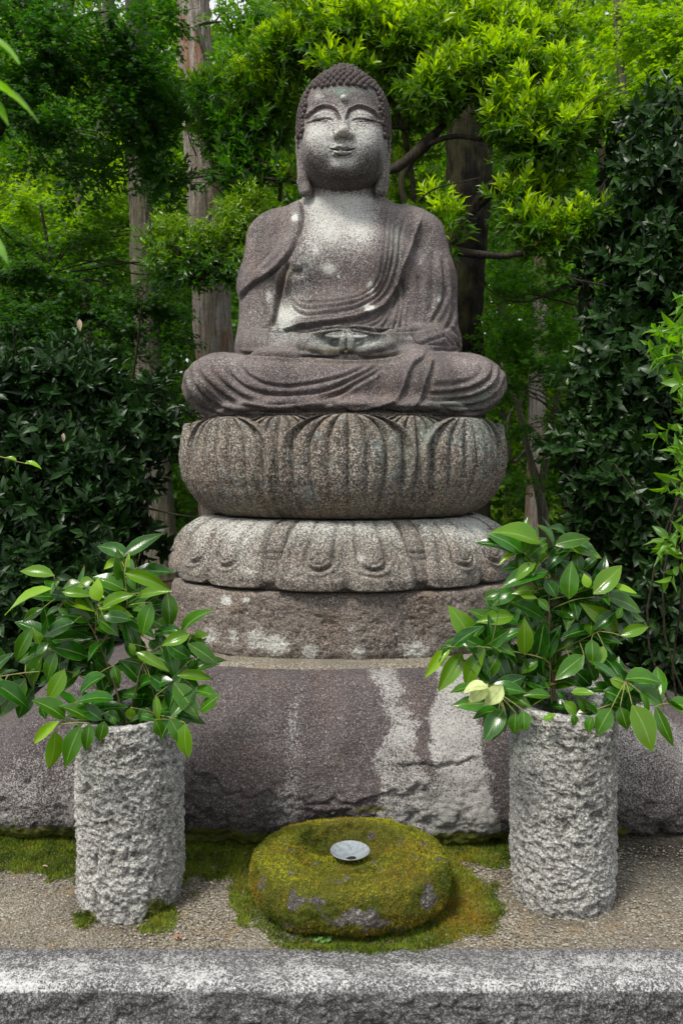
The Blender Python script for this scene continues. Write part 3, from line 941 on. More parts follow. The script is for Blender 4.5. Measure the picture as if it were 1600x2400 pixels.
# ------------------------------------------------------------------ the seated figure
buddha = thing('buddha_statue', 'weathered stone seated Buddha with hands folded in its lap on the lotus seat', 'statue', (0.01, 4.25, 1.755))

S = Sdf((-0.92, 3.42, 1.72), (0.92, 4.95, 3.13), 0.0078)
# torso and shoulders
S.ell((0.01, 4.34, 2.62), (0.45, 0.30, 0.42), 0.02)
S.ell((0.01, 4.30, 2.30), (0.40, 0.31, 0.40), 0.08)
S.ell((0.0, 4.22, 2.18), (0.36, 0.34, 0.26), 0.08)
S.cap((-0.30, 4.34, 2.80), (0.34, 4.34, 2.81), 0.17, 0.175, 0.08)
S.cap((-0.12, 4.34, 2.93), (0.14, 4.34, 2.93), 0.12, 0.12, 0.09)
S.ell((-0.17, 4.13, 2.60), (0.2, 0.13, 0.16), 0.08)
S.ell((0.19, 4.13, 2.60), (0.22, 0.13, 0.18), 0.08)
S.cap((0.01, 4.29, 2.82), (0.01, 4.26, 3.10), 0.185, 0.18, 0.05)
# upper arms
S.chain([(-0.375, 4.35, 2.79), (-0.425, 4.33, 2.55), (-0.45, 4.26, 2.28)], [0.163, 0.148, 0.124], 0.05)
S.chain([(0.42, 4.35, 2.79), (0.475, 4.33, 2.55), (0.50, 4.27, 2.30)], [0.172, 0.165, 0.145], 0.05)
S.ell((-0.465, 4.22, 2.17), (0.12, 0.13, 0.12), 0.05)
S.ell((0.515, 4.24, 2.18), (0.15, 0.14, 0.13), 0.06)
S.cap((0.36, 4.22, 2.5), (0.40, 4.15, 2.18), 0.14, 0.15, 0.10)      # the sleeve hanging from the other arm
# forearms to the lap
S.chain([(-0.46, 4.14, 2.165), (-0.33, 3.92, 2.13), (-0.18, 3.79, 2.105)], [0.092, 0.082, 0.070], 0.015)
S.chain([(0.50, 4.14, 2.18), (0.36, 3.94, 2.15), (0.20, 3.80, 2.112)], [0.10, 0.086, 0.070], 0.015)
S.chain([(0.50, 4.12, 2.16), (0.38, 3.95, 2.13)], [0.125, 0.10], 0.02)
# legs and lap
S.chain([(-0.60, 3.98, 1.925), (-0.33, 3.80, 1.915), (0.02, 3.72, 1.888), (0.35, 3.80, 1.915), (0.60, 3.98, 1.925)], [0.172, 0.165, 0.155, 0.165, 0.172], 0.06)
S.ell((-0.63, 4.02, 1.935), (0.195, 0.27, 0.158), 0.05)
S.ell((0.66, 4.02, 1.935), (0.195, 0.27, 0.158), 0.05)
S.ell((0.01, 4.20, 1.885), (0.62, 0.50, 0.155), 0.05)
S.chain([(-0.6, 4.1, 1.93), (-0.35, 4.4, 1.95), (0, 4.5, 1.95), (0.35, 4.4, 1.95), (0.6, 4.1, 1.93)], [0.15, 0.17, 0.18, 0.17, 0.15], 0.08)
S.ell((0.01, 3.78, 1.80), (0.60, 0.27, 0.055), 0.04)
S.ell((0.01, 4.0, 1.775), (0.70, 0.42, 0.04), 0.03)
# hands: a shared bowl, thumbs along the top, index fingers standing back to back
X0 = 0.024
S.ell((X0, 3.76, 2.090), (0.245, 0.10, 0.066), 0.03)
for sx in (-1, 1):
    S.ell((X0 + sx * 0.155, 3.72, 2.105), (0.085, 0.055, 0.052), 0.03)
    S.ell((X0 + sx * 0.052, 3.645, 2.112), (0.040, 0.055, 0.034), 0.004, cut=True)
for sx in (-1, 1):
    S.chain([(X0 + sx * 0.165, 3.69, 2.132), (X0 + sx * 0.10, 3.665, 2.164), (X0 + sx * 0.045, 3.655, 2.172), (X0 + sx * 0.012, 3.648, 2.170)], [0.024, 0.018, 0.0155, 0.014], 0.010)
    S.chain([(X0 + sx * 0.165, 3.675, 2.085), (X0 + sx * 0.09, 3.650, 2.066), (X0 + sx * 0.03, 3.640, 2.064)], [0.024, 0.020, 0.018], 0.010)
    S.chain([(X0 + sx * 0.0185, 3.622, 2.070), (X0 + sx * 0.0195, 3.618, 2.104)], [0.0185, 0.018], 0.003)
    S.chain([(X0 + sx * 0.0170, 3.620, 2.114), (X0 + sx * 0.0110, 3.628, 2.148)], [0.0165, 0.014], 0.002)
    for q in range(3):    # the other fingers lie one under the other
        S.chain([(X0 + sx * 0.19, 3.70 + 0.012 * q, 2.058 - 0.015 * q), (X0 + sx * 0.09, 3.668 + 0.012 * q, 2.050 - 0.017 * q), (X0 + sx * (-0.02 if q == 1 else .01), 3.664 + 0.012 * q, 2.050 - 0.017 * q)], [0.019, 0.0165, 0.0135], 0.004)
# gap between arm and body
S.cap((-0.285, 4.02, 2.50), (-0.325, 3.95, 2.22), 0.022, 0.034, 0.03, cut=True)
V, Q = S.mesh()
V = relax(V, Q, 1, 0.5)
N = vnormals(V, Q)
x, y = proj(V)
front = (N[:, 1] < 0.25) & (V[:, 1] < 4.5)
disp = np.zeros(len(V))
torso = front & (V[:, 2] > 2.19)
legs = front & (V[:, 2] < 2.16)
carve(x, y, torso & (y < 778), disp, [
    ('s', A((1185, 90), (1205, 300), (1160, 450), (1110, 580), (1050, 670), (960, 760), (860, 830), (760, 890), (680, 970), (630, 1060))[::-1], 3.2, .020, 30),
    ('g', A((1010, 480), (900, 620), (760, 780), (700, 900)), 5, .004), ('g', A((1100, 520), (960, 680), (830, 780)), 5, .004),
    ('g', B((400, 90), (402, 400), (395, 560), (370, 720), (340, 830), (270, 930), (150, 1000), (0, 1030)) + A((1350, 1050), (1200, 1040), (1110, 950)), 2.6, .007),
    ('g', B((450, 180), (450, 450), (425, 650), (390, 800), (340, 920), (240, 1000), (100, 1062), (0, 1082)) + A((1350, 1105), (1200, 1100), (1110, 1020), (1075, 930)), 3.0, .009),
    ('g', B((490, 200), (485, 450), (470, 620), (430, 800), (380, 920), (300, 1015), (150, 1092), (0, 1132)) + A((1300, 1165), (1180, 1140), (1105, 1060), (1070, 970)), 3.2, .011),
    ('g', B((600, 220), (545, 420), (520, 640), (470, 840), (420, 950), (340, 1040), (200, 1110)), 3.0, .007),
    ('s', B((750, 245), (680, 430), (610, 630), (550, 770), (520, 880), (460, 990), (390, 1080), (290, 1135), (150, 1180), (0, 1210)) + A((1350, 1240), (1200, 1262), (1090, 1295), (950, 1315)), 3.2, -.024, 26),
    ('g', B((560, 820), (565, 920), (572, 1000), (560, 1150), (530, 1330)), 3.5, .009), ('g', B((600, 900), (612, 1100), (590, 1330)), 5, .005),
    ('g', B((510, 960), (490, 1060), (440, 1180), (370, 1290)), 3.2, .009), ('g', B((530, 1010), (515, 1180), (465, 1330)), 2.6, .009),
    ('g', B((400, 1120), (300, 1205), (120, 1255), (0, 1272), (-150, 1290)), 3.2, .008), ('g', B((430, 1130), (350, 1230), (220, 1290)), 3, .007),
    ('g', B((925, 640), (950, 850), (950, 980), (900, 1110), (820, 1250)), 4.5, .013), ('g', B((1030, 900), (1030, 1100), (1000, 1230), (940, 1310)), 4, .014),
    ('g', B((830, 560), (835, 850), (815, 1180)), 7, .006), ('g', B((700, 800), (720, 1050), (690, 1280)), 7, .005),
    ('g', A((1070, 690), (1020, 900), (975, 1100), (935, 1290)), 5, .018),
    ('g', A((1060, 700), (1130, 770), (1220, 770)), 9, .008),
])
carve(x, y, front & (y > 765) & (y < 850), disp, [
    ('g', A((600, 1518), (900, 1538), (1200, 1553), (1568, 1566)) + B((150, 1572), (350, 1562), (500, 1532), (640, 1478)), 3.2, .022),
    ('g', A((660, 1305), (900, 1318), (1200, 1330), (1400, 1296), (1568, 1282)) + B((150, 1292), (330, 1322), (450, 1318), (640, 1312), (780, 1295)), 2.6, .015),
    ('s', B((640, 1350), (665, 1425), (720, 1452), (850, 1452), (1000, 1478))[::-1], 3, .014, 16),
    ('g', B((720, 1440), (830, 1400), (960, 1360)), 3.5, .006), ('g', B((930, 1300), (1030, 1400), (1090, 1490)), 3.0, .012),
    ('g', B((860, 1300), (960, 1380), (1040, 1470)), 3.0, .009), ('g', B((980, 1260), (1060, 1350), (1100, 1450)), 3.0, .010),
])
carve(x, y, legs & (y > 812), disp, [
    ('g', A((610, 1600), (700, 1710), (800, 1775), (900, 1808), (1050, 1828), (1200, 1815), (1350, 1790), (1568, 1738)) + B((150, 1680), (270, 1630)), 3.6, .011),
    ('g', A((500, 1560), (530, 1690), (620, 1790), (720, 1850), (850, 1890), (1000, 1907), (1200, 1900), (1400, 1872), (1568, 1812)) + B((120, 1750), (280, 1670), (400, 1590)), 4.0, .014),
    ('g', A((380, 1550), (400, 1680), (470, 1780), (560, 1860), (680, 1930), (820, 1972), (1000, 1985), (1200, 1960), (1400, 1932), (1568, 1882)) + B((120, 1805), (300, 1705), (430, 1610)), 4.0, .015),
    ('g', A((250, 1580), (270, 1700), (350, 1800), (450, 1890), (560, 1960), (700, 2015), (900, 2025)), 4.0, .014),
    ('g', A((165, 1640), (200, 1780), (270, 1880), (370, 1970), (500, 2040), (640, 2075)), 4.0, .014),
    ('g', A((115, 1760), (150, 1880), (230, 1990), (350, 2060), (480, 2095)), 4.0, .012),
    ('s', B((775, 1490), (750, 1545), (665, 1605), (620, 1690), (590, 1780), (550, 1880), (490, 1965), (400, 2000), (200, 2035), (20, 2035)), 2.6, -.016, 20),
    ('s', B((850, 1560), (825, 1620), (805, 1700), (770, 1800), (740, 1900), (700, 1985), (630, 2030)), 2.6, -.016, 14),
    ('g', B((1280, 1570), (1290, 1640), (1250, 1720), (1150, 1780), (1000, 1805), (830, 1815)), 5, .006),
    ('g', B((1400, 1620), (1380, 1720), (1300, 1800), (1150, 1862), (950, 1892), (780, 1900)), 4.2, .013),
    ('g', B((1455, 1640), (1450, 1740), (1390, 1830), (1250, 1912), (1050, 1950), (850, 1950), (750, 1930)), 4.2, .014),
    ('g', B((1495, 1760), (1460, 1850), (1370, 1940), (1200, 2000), (1000, 2012), (850, 1985)), 4.0, .014),
    ('g', B((1515, 1860), (1470, 1935), (1380, 2005), (1250, 2050), (1050, 2062), (900, 2020)), 3.6, .011),
    ('g', B((770, 1500), (900, 1502), (1080, 1490)), 2.6, .009),
    ('g', A((600, 2080), (760, 2050), (900, 2062), (1200, 2080), (1568, 2085)) + B((200, 2055), (500, 2066), (800, 2062), (1100, 2088)), 2.2, .010),
    ('g', A((870, 2030), (960, 2075)), 3, .006), ('g', A((1130, 2000), (1200, 2050), (1290, 2078)), 3, .007), ('g', B((20, 2030), (90, 2065), (180, 2062)), 3, .010), ('g', B((820, 2058), (920, 2030)), 3, .008),
])
disp *= np.where(disp > 0, sstep(.05, -.45, N[:, 1]), 1)
V = V + N * disp[:, None]
V = V + N * (fbm(V, 9, 3) * 0.0035 + fbm(V, 45, 2) * 0.0012)[:, None]
N = vnormals(V, Q)
# where lichen, green bloom and grime have grown; shade of creases and undersides painted in
lich = np.zeros(len(V)); grn = np.zeros(len(V)); och = np.zeros(len(V)); dirt_shade = np.zeros(len(V))
for a in [(765, 500, 62, 48, .85), (800, 470, 80, 16, .6), (850, 520, 36, 62, .75), (740, 585, 40, 50, .35), (800, 560, 70, 80, .25), (665, 745, 24, 40, .62), (700, 660, 30, 60, .42), (700, 735, 45, 16, .5),
          (693, 515, 6.5, 6.5, 1.6), (772, 630, 14, 12, 1.25), (778, 551, 14, 15, .8), (740, 590, 7, 8, .6), (868, 668, 9, 10, .9), (870, 687, 9, 8, .9), (865, 722, 12, 9, 1.6), (793, 648, 4, 4, 1),
          (1030, 703, 8, 8, .9), (982, 612, 6, 7, .7), (985, 568, 7, 8, .6), (629, 693, 7, 18, .9), (640, 745, 6, 40, .4), (988, 842, 12, 3, .9), (773, 950, 10, 3, 1.2), (945, 690, 4, 60, .3),
          (740, 790, 30, 14, .35), (860, 800, 60, 20, .4), (812, 785, 40, 9, .5), (930, 660, 16, 90, .2), (1010, 720, 14, 60, .25), (465, 930, 25, 30, .2), (1140, 910, 30, 40, .30), (590, 560, 20, 40, .18), (600, 740, 30, 30, .2), (520, 850, 60, 14, .2), (1000, 560, 30, 60, .22), (650, 800, 60, 12, .22), (450, 900, 20, 40, .25), (1100, 850, 40, 14, .2)]:
    cx, cy, rx, ry, s = a
    lich += blob(x, y, cx, cy, rx, ry, s)
for a in [(665, 750, 22, 40, .55), (715, 625, 24, 14, .4), (812, 800, 110, 26, .55), (800, 465, 80, 8, .5), (925, 560, 20, 60, .25), (1060, 945, 50, 16, .35), (1130, 930, 24, 16, .5), (632, 650, 12, 20, .4)]:
    cx, cy, rx, ry, s = a
    grn += blob(x, y, cx, cy, rx, ry, s) * front
for a in [(780, 820, 60, 8, .5), (672, 645, 16, 22, .5), (800, 850, 120, 6, .2), (900, 830, 40, 5, .4)]:
    cx, cy, rx, ry, s = a
    och += blob(x, y, cx, cy, rx, ry, s) * front
dirt_shade += 0.35 * sstep(0.2, -0.6, N[:, 2]) + 34 * np.clip(-disp, 0, 0.03) + .35 * np.clip(fbm(V, (7, 7, 1.2), 4), 0, 1)
lich = lich * front * (disp > -.004)
part('body', V, Q, buddha, STONE_STATUE, attrs=dict(lich=lich, grn=grn, och=och, dirt_shade=np.clip(dirt_shade, 0, .8)))

# ------------------------------------------------------------------ head
HC = np.array((0.01, 4.2, 3.33))
S = Sdf((-0.36, 3.85, 2.93), (0.38, 4.62, 3.80), 0.0048)
S.ell((0.012, 4.24, 3.395), (0.254, 0.285, 0.272), 0.02)
S.ell((0.010, 4.16, 3.215), (0.236, 0.22, 0.20), 0.09)
S.ell((0.010, 4.27, 3.20), (0.228, 0.2, 0.20), 0.04)
S.ell((0.010, 4.14, 3.135), (0.214, 0.19, 0.150), 0.05)
S.ell((0.010, 4.07, 3.10), (0.13, 0.12, 0.085), 0.06)
S.ell((0.012, 4.28, 3.575), (0.146, 0.16, 0.148), 0.028)
for sx in (-1, 1):
    S.ell((0.01 + sx * 0.10, 4.02, 3.20), (0.10, 0.085, 0.10), 0.07)
    S.ell((0.01 + sx * 0.09, 3.984, 3.328), (0.080, 0.040, 0.036), 0.014)
S.cap((0.01, 3.966, 3.36), (0.01, 3.914, 3.225), 0.020, 0.030, 0.020)
S.ell((0.01, 3.893, 3.211), (0.030, 0.032, 0.025), 0.012)
for sx in (-1, 1):
    S.ell((0.01 + sx * 0.039, 3.925, 3.205), (0.020, 0.028, 0.022), 0.008)
    S.ell((0.01 + sx * 0.017, 3.918, 3.186), (0.008, 0.012, 0.006), 0.006, cut=True)
# lips and chin
S.ell((0.004, 3.945, 3.150), (0.072, 0.034, 0.0155), 0.008)
S.ell((0.004, 3.940, 3.1165), (0.054, 0.036, 0.018), 0.004)
S.ell((0.01, 3.985, 3.065), (0.06, 0.04, 0.035), 0.035)
Vh, Qh = S.mesh()
Vh = relax(Vh, Qh, 1, .5)
Vh[:, 0] = .01 + (Vh[:, 0] - .01) * .962
N = vnormals(Vh, Qh)
x, y = proj(Vh)
front = (N[:, 1] < 0.1) & (Vh[:, 1] < 4.25)
disp = np.zeros(len(Vh))
carve(x, y, front, disp, [
    ('s', Hd((790, 800), (762, 720), (735, 676), (680, 640), (600, 622), (520, 640), (440, 690), (385, 745), (350, 800)), 1.9, -.0125, 9),
    ('s', Hd((822, 800), (832, 740), (860, 675), (920, 638), (1000, 620), (1090, 648), (1160, 690), (1225, 755), (1245, 800))[::-1], 1.9, -.0125, 9),
    ('g', Hd((700, 800), (650, 779), (590, 777), (520, 790), (450, 810), (365, 836)), 1.7, .009),
    ('g', Hd((900, 802), (955, 781), (1030, 780), (1100, 795), (1180, 815), (1250, 830)), 1.7, .009),
    ('g', Hd((695, 806), (620, 824), (520, 826), (430, 826)), 1.1, .0035),
    ('g', Hd((905, 806), (960, 824), (1050, 830), (1180, 830)), 1.1, .0035),
    ('g', Hd((705, 890), (688, 930), (692, 985), (735, 1020)), 1.3, .004), ('g', Hd((890, 890), (912, 930), (910, 985), (870, 1022)), 1.3, .004),
    ('g', Hd((632, 1112), (700, 1130), (760, 1142), (800, 1138), (840, 1142), (890, 1134), (955, 1112)), 1.7, .011),
    ('s', Hd((632, 1112), (690, 1096), (755, 1078), (800, 1090), (840, 1078), (890, 1096), (955, 1112))[::-1], 1.4, .006, 5),
    ('g', Hd((690, 1165), (730, 1192), (800, 1202), (870, 1192), (915, 1160)), 1.6, .006),
    ('g', Hd((800, 1035), (800, 1070)), 1.8, .003),
    ('g', Hd((480, 1430), (640, 1480), (800, 1492), (960, 1480), (1120, 1430)), 5, .004),
])
# thin open slit of each eye
for pts in (((560, 803), 95, 9), ((1060, 806), 105, 9)):
    (cx, cy), rx, ry = pts
    cx, cy = 640 + cx / 4.9, 120 + cy / 4.9
    disp -= .008 * np.exp(-(((x - cx) / (rx / 4.9)) ** 2 + ((y - cy) / (ry / 4.9)) ** 2) ** 2) * front
Vh = Vh + N * disp[:, None]
Vh = Vh + N * (fbm(Vh, 22, 3) * 0.0012 + fbm(Vh, 70, 2) * 0.0006)[:, None]
N = vnormals(Vh, Qh)
lich = np.zeros(len(Vh)); grn = lich.copy(); och = lich.copy(); dirt_shade = lich.copy()
for a in [(800, 315, 100, 75, .58), (745, 320, 34, 30, .5), (860, 325, 34, 34, .42), (800, 378, 34, 18, .75), (762, 270, 26, 12, .5), (852, 270, 26, 12, .45), (800, 350, 50, 14, .35), (745, 225, 8, 10, .5), (730, 262, 10, 10, .2)]:
    cx, cy, rx, ry, s = a
    lich += blob(x, y, cx, cy, rx, ry, s)
grn += (blob(x, y, 802, 212, 34, 8, .9) + blob(x, y, 802, 224, 12, 12, .8) + blob(x, y, 860, 214, 30, 5, .6) + blob(x, y, 905, 360, 10, 50, .5)) * front
och += (blob(x, y, 805, 312, 18, 14, .7)) * front
dirt_shade += 0.75 * sstep(-0.15, -0.75, N[:, 2]) * (Vh[:, 2] < 3.17) + 22 * np.clip(-disp, 0, .02) * (N[:, 2] > -.9)  # grime in carved lines; shade under the chin painted in
dirt_shade += (blob(x, y, 718, 385, 14, 24, .4) + blob(x, y, 800, 420, 80, 12, .3) + blob(x, y, 712, 340, 5, 50, .25) + blob(x, y, 880, 390, 14, 30, .4)) * front
dirt_shade += .2 * (y < 245) + blob(x, y, 802, 348.5, 30, 5, .75) * front  # hair ground and upper lip darkened
part('head', Vh, Qh, buddha, STONE_STATUE, attrs=dict(lich=lich * front * (disp > -.003), grn=grn, och=och, dirt_shade=np.clip(dirt_shade, 0, .85)))

# ears with long lobes
for sx in (-1, 1):
    E = Sdf((-0.06 + min(sx * .30, sx * .20), 4.05, 2.93), (0.06 + max(sx * .30, sx * .20), 4.34, 3.42), 0.0045)
    ex = 0.01 + sx * 0.231
    top = [(ex - sx * .004, 4.16, 3.33), (ex + sx * .012, 4.21, 3.375), (ex + sx * .016, 4.26, 3.34), (ex + sx * .014, 4.265, 3.26), (ex + sx * .004, 4.22, 3.17), (ex - sx * .008, 4.18, 3.06), (ex - sx * .018, 4.17, 3.005)]
    E.chain(top, [.016, .017, .018, .018, .020, .027, .026], .012)
    E.chain([(ex - sx * .012, 4.15, 3.30), (ex - sx * .008, 4.15, 3.2), (ex - sx * .022, 4.15, 3.08), (ex - sx * .036, 4.15, 3.005)], [.017, .018, .026, .026], .012)
    E.ell((ex - sx * .012, 4.20, 3.25), (.016, .06, .11), .01)
    Ve, Qe = E.mesh()
    ne = vnormals(Ve, Qe)
    part('ear', Ve, Qe, buddha, STONE_STATUE, attrs=dict(lich=np.full(len(Ve), .22), dirt_shade=np.full(len(Ve), .2)))

# the round mark on the forehead
th = np.linspace(0, np.pi, 9); ph = np.linspace(0, 2 * np.pi, 16, endpoint=False)
TT, PP = np.meshgrid(th, ph, indexing='ij')
SPH = np.stack([np.sin(TT) * np.cos(PP), np.sin(TT) * np.sin(PP), np.cos(TT)], -1)
Vb = np.transpose(SPH, (1, 0, 2)).reshape(-1, 3)
Fb = grid_faces(16, 9, wrap_u=True)
part('forehead_mark', Vb * 0.0165 + P(805, 229.5, 3.945), Fb, buddha, STONE_STATUE, attrs=dict(lich=np.full(len(Vb), .9)))


# snail-shell curls of hair
def curl_mesh():
    nu, nv = 14, 7
    a = np.linspace(0, 2 * np.pi, nu, endpoint=False); b = np.linspace(0, np.pi * .55, nv)
    UU, WW = np.meshgrid(a, b, indexing='ij')
    r = 1 + 0.10 * np.cos(3 * UU + WW * 9)
    pts = np.stack([np.sin(WW) * np.cos(UU) * r, np.sin(WW) * np.sin(UU) * r, np.cos(WW) * (1 + .12 * np.cos(3 * UU + 9 * WW)) * 1.05], -1).reshape(-1, 3)
    return new_mesh('hair_curl', pts, grid_faces(nu, nv, wrap_u=True, flip=True), True, None, STONE_STATUE)


CURL = curl_mesh()
tree_v = Vh; tree_n = N
spots = []
for ring in range(23):
    el = -0.62 + ring * 0.1005          # elevation above the ear line, as seen from the head's centre
    cen = np.array((0.012, 4.24, 3.36))
    rad = math.cos(el)
    cnt = max(1, int(round(2 * math.pi * 0.262 * rad / 0.0290))) if el < 0.85 else max(1, int(round(2 * math.pi * 0.20 * math.cos(el) / 0.0285)))
    for k in range(cnt):
        az = 2 * math.pi * (k + 0.5 * (ring % 2)) / cnt
        spots.append((el, az))
# rays from the centre to the surface, done by nearest direction
dirs = np.array([(math.sin(az) * math.cos(el), -math.cos(az) * math.cos(el), math.sin(el)) for el, az in spots])
dv = Vh - np.array((0.012, 4.24, 3.36)); dl = np.linalg.norm(dv, axis=1); dn = dv / dl[:, None]
cands = []
for dd in dirs:
    i = int(np.argmax(dn @ dd))
    cands.append((Vh[i], N[i]))
kept = []
for (p, n_) in cands:
    pp = p + n_ * 0.004
    px_, py_ = 800 + pp[0] / pp[1] * F, 1100 + (1.5 - pp[2]) / pp[1] * F
    fwd = pp[1] < 4.235
    if fwd:
        hl = 203 + 3 * ((px_ - 803) / 60) ** 2 if abs(px_ - 803) < 75 else 208 + ((abs(px_ - 803) - 75) ** 1.5) * 1.25
        hl = min(hl, 330 if abs(px_ - 803) > 99 else hl)
        if py_ > hl: continue
        if abs(px_ - 803) > 92 and py_ > 322: continue
    elif pp[2] < 3.20: continue
    if any(np.linalg.norm(pp - q[0]) < 0.0225 for q in kept): continue
    kept.append((pp, n_))
kept.sort(key=lambda q: q[0][1])


def curl_matrix(p, n_, s):
    q = Vector(n_).to_track_quat('Z', 'Y').to_matrix().to_4x4()
    return Matrix.Translation(Vector(p) - buddha.location) @ q @ Matrix.Rotation(random.random() * 6, 4, 'Z') @ Matrix.Diagonal((s, s, s, 1))


random.seed(2)
rest = []
for i, (p, n_) in enumerate(kept):
    s = 0.0143 * random.uniform(.92, 1.06)
    if i < 290:
        c = obj('hair_curl', CURL, buddha)
        c.matrix_basis = curl_matrix(p, n_, s)
    else:
        M = np.array(curl_matrix(p, n_, s))
        cv = np.array([v.co[:] for v in CURL.vertices])
        rest.append((cv @ M[:3, :3].T + M[:3, 3] + np.array(buddha.location), grid_faces(14, 7, wrap_u=True, flip=True)))
if rest:
    Vr, Fr = merge(rest)
    part('hair_curls', Vr, Fr, buddha, STONE_STATUE, kind='stuff')
print('curls', len(kept))

# ================================================================== lotus seat (upper stone)
LC = np.array((0.01, 4.25))
RY = 0.90          # the stones are a little flatter front to back


def prof(z, table):
    zz = np.array([t[0] for t in table]); rr = np.array([t[1] for t in table])
    return np.interp(z, zz, rr)


def ring_point(phi, r, z):
    return np.stack([LC[0] + np.sin(phi) * r, LC[1] - np.cos(phi) * r * RY, z], -1)


seat = thing('lotus_pedestal', 'thick round stone lotus seat carved with broad ribbed petals directly under the Buddha', 'pedestal', (0.01, 4.25, 1.262))
UP = [(1.262, .675), (1.285, .718), (1.32, .756), (1.38, .793), (1.453, .820), (1.56, .833), (1.66, .836), (1.72, .832), (1.756, .818)]
zs = np.r_[np.linspace(1.262, 1.756, 40)]
nph = 260
ph = np.linspace(0, 2 * np.pi, nph, endpoint=False)
rings = [ring_point(ph, np.full(nph, .05), np.full(nph, 1.262))]
for z in zs:
    rings.append(ring_point(ph, prof(z, UP) - 0.045 + 0 * ph, np.full(nph, z)))
rings += [ring_point(ph, np.full(nph, .79), np.full(nph, 1.764)), ring_point(ph, np.full(nph, .6), np.full(nph, 1.766)), ring_point(ph, np.full(nph, .02), np.full(nph, 1.766))]
V = np.stack(rings, 1).reshape(-1, 3)
part('core', V, grid_faces(nph, len(rings), wrap_u=True, flip=True), seat, STONE_LOTUS, attrs=dict(dirt_shade=np.full(len(V), .25)))


def upper_petal(phc, half, rear, seed):
    nu, nv = 61, 46
    u = np.linspace(-1, 1, nu); v = np.linspace(0, 1, nv)
    U, W = np.meshgrid(u, v, indexing='ij')
    ztop = 1.757 if not rear else 1.756
    z = 1.268 + (ztop - 1.268) * W
    # outline: broad below, a rounded pointed arch on top
    wide = np.where(W < .62, .80 + .20 * np.sin(np.clip(W / .62, 0, 1) * np.pi / 2), np.sqrt(np.clip(1 - ((W - .62) / .385) ** 2.2, 0, 1)))
    wide = np.maximum(wide, 0.0)
    phi = phc + half * U * (wide + (0.04 if not rear else .02))
    r = prof(z, UP)
    au = np.abs(U)
    ribs = 1 - 2.2 * np.abs(np.cos(np.pi * U * 3.5 + np.pi / 2)) ** 6 * 0 - 2.0 * np.exp(-(np.sin(np.pi * U * 4.0) / .38) ** 2)
    amp = 0.010 * sstep(.92, .75, au) * (0.45 + .55 * sstep(.1, .6, W)) * 1.5
    rim = (0.030 * np.exp(-((au - .89) / .045) ** 2) - .012 * np.exp(-((au - .77) / .05) ** 2)) * sstep(.0, .5, W)
    edge = sstep(1.0, .93, au) * sstep(1.0, .975, W)
    bul = (0.014 + 0.036 * (1 - U ** 2) * np.sin(np.clip(W, 0, 1) * np.pi) ** .8)
    off = (bul + ribs * amp + rim) * edge + (-0.03) * (1 - edge) - (0.030 if rear else 0)
    Vp = ring_point(phi, r + off, z)
    V = Vp.reshape(-1, 3)
    o = off.ravel()
    V[:, 2] += (0.004 * (1 - au.ravel()) * (W.ravel() > .9))
    n = np.stack([np.sin(phi), -np.cos(phi), 0 * phi], -1).reshape(-1, 3)
    V = V + n * (fbm(V, 14, 3) * .004 + fbm(V, 60, 2) * .002)[:, None]
    low = sstep(.30, .02, W).ravel()
    groove = np.clip(-(ribs * amp).ravel() / .012, 0, 1) * .75 * sstep(.1, .45, W).ravel() + .5 * np.exp(-((au.ravel() - .80) / .04) ** 2)
    x_, y_ = proj(V)
    l = blob(x_, y_, 1110, 1030, 60, 60, .35) + blob(x_, y_, 830, 1080, 90, 70, .22) + blob(x_, y_, 480, 1020, 50, 60, .16)
    g = blob(x_, y_, 1130, 1010, 50, 50, .5) + blob(x_, y_, 930, 1050, 60, 80, .25) + blob(x_, y_, 1000, 1010, 20, 40, .5)
    part('petal', V, grid_faces(nu, nv, flip=False), seat, STONE_LOTUS,
         attrs=dict(dirt_shade=np.clip(.35 * low + .8 * (1 - edge.ravel()) + groove + .35 * np.exp(-((W.ravel() - .9) / .1) ** 2), 0, .85), lich=l, grn=g, och=.35 * low))  # grime in rib grooves; shade painted in around petal edges and at the bottom


for k in range(8):
    upper_petal(R(1.2) + k * math.pi / 4, R(22.4), False, k)
for k in range(8):
    upper_petal(R(1.2) + (k + .5) * math.pi / 4, R(20), True, k + 20)

# ================================================================== down-turned lotus (lower stone)
base = thing('lotus_pedestal', 'rounded stone base of down-turned lotus petals between the lotus seat and the plinth', 'pedestal', (0.01, 4.25, .942))
LO = [(.942, .885), (.955, .902), (1.00, .908), (1.04, .896), (1.08, .880), (1.13, .862), (1.18, .835), (1.215, .80), (1.245, .75), (1.258, .70)]
zs = np.linspace(.942, 1.258, 30)
rings = [ring_point(ph, np.full(nph, .05), np.full(nph, .942))]
for z in zs:
    rings.append(ring_point(ph, prof(z, LO) - 0.03 + 0 * ph, np.full(nph, z)))
rings += [ring_point(ph, np.full(nph, .5), np.full(nph, 1.260)), ring_point(ph, np.full(nph, .02), np.full(nph, 1.260))]
V = np.stack(rings, 1).reshape(-1, 3)
part('core', V, grid_faces(nph, len(rings), wrap_u=True, flip=True), base, STONE_BASE, attrs=dict(dirt_shade=np.full(len(V), .5)))


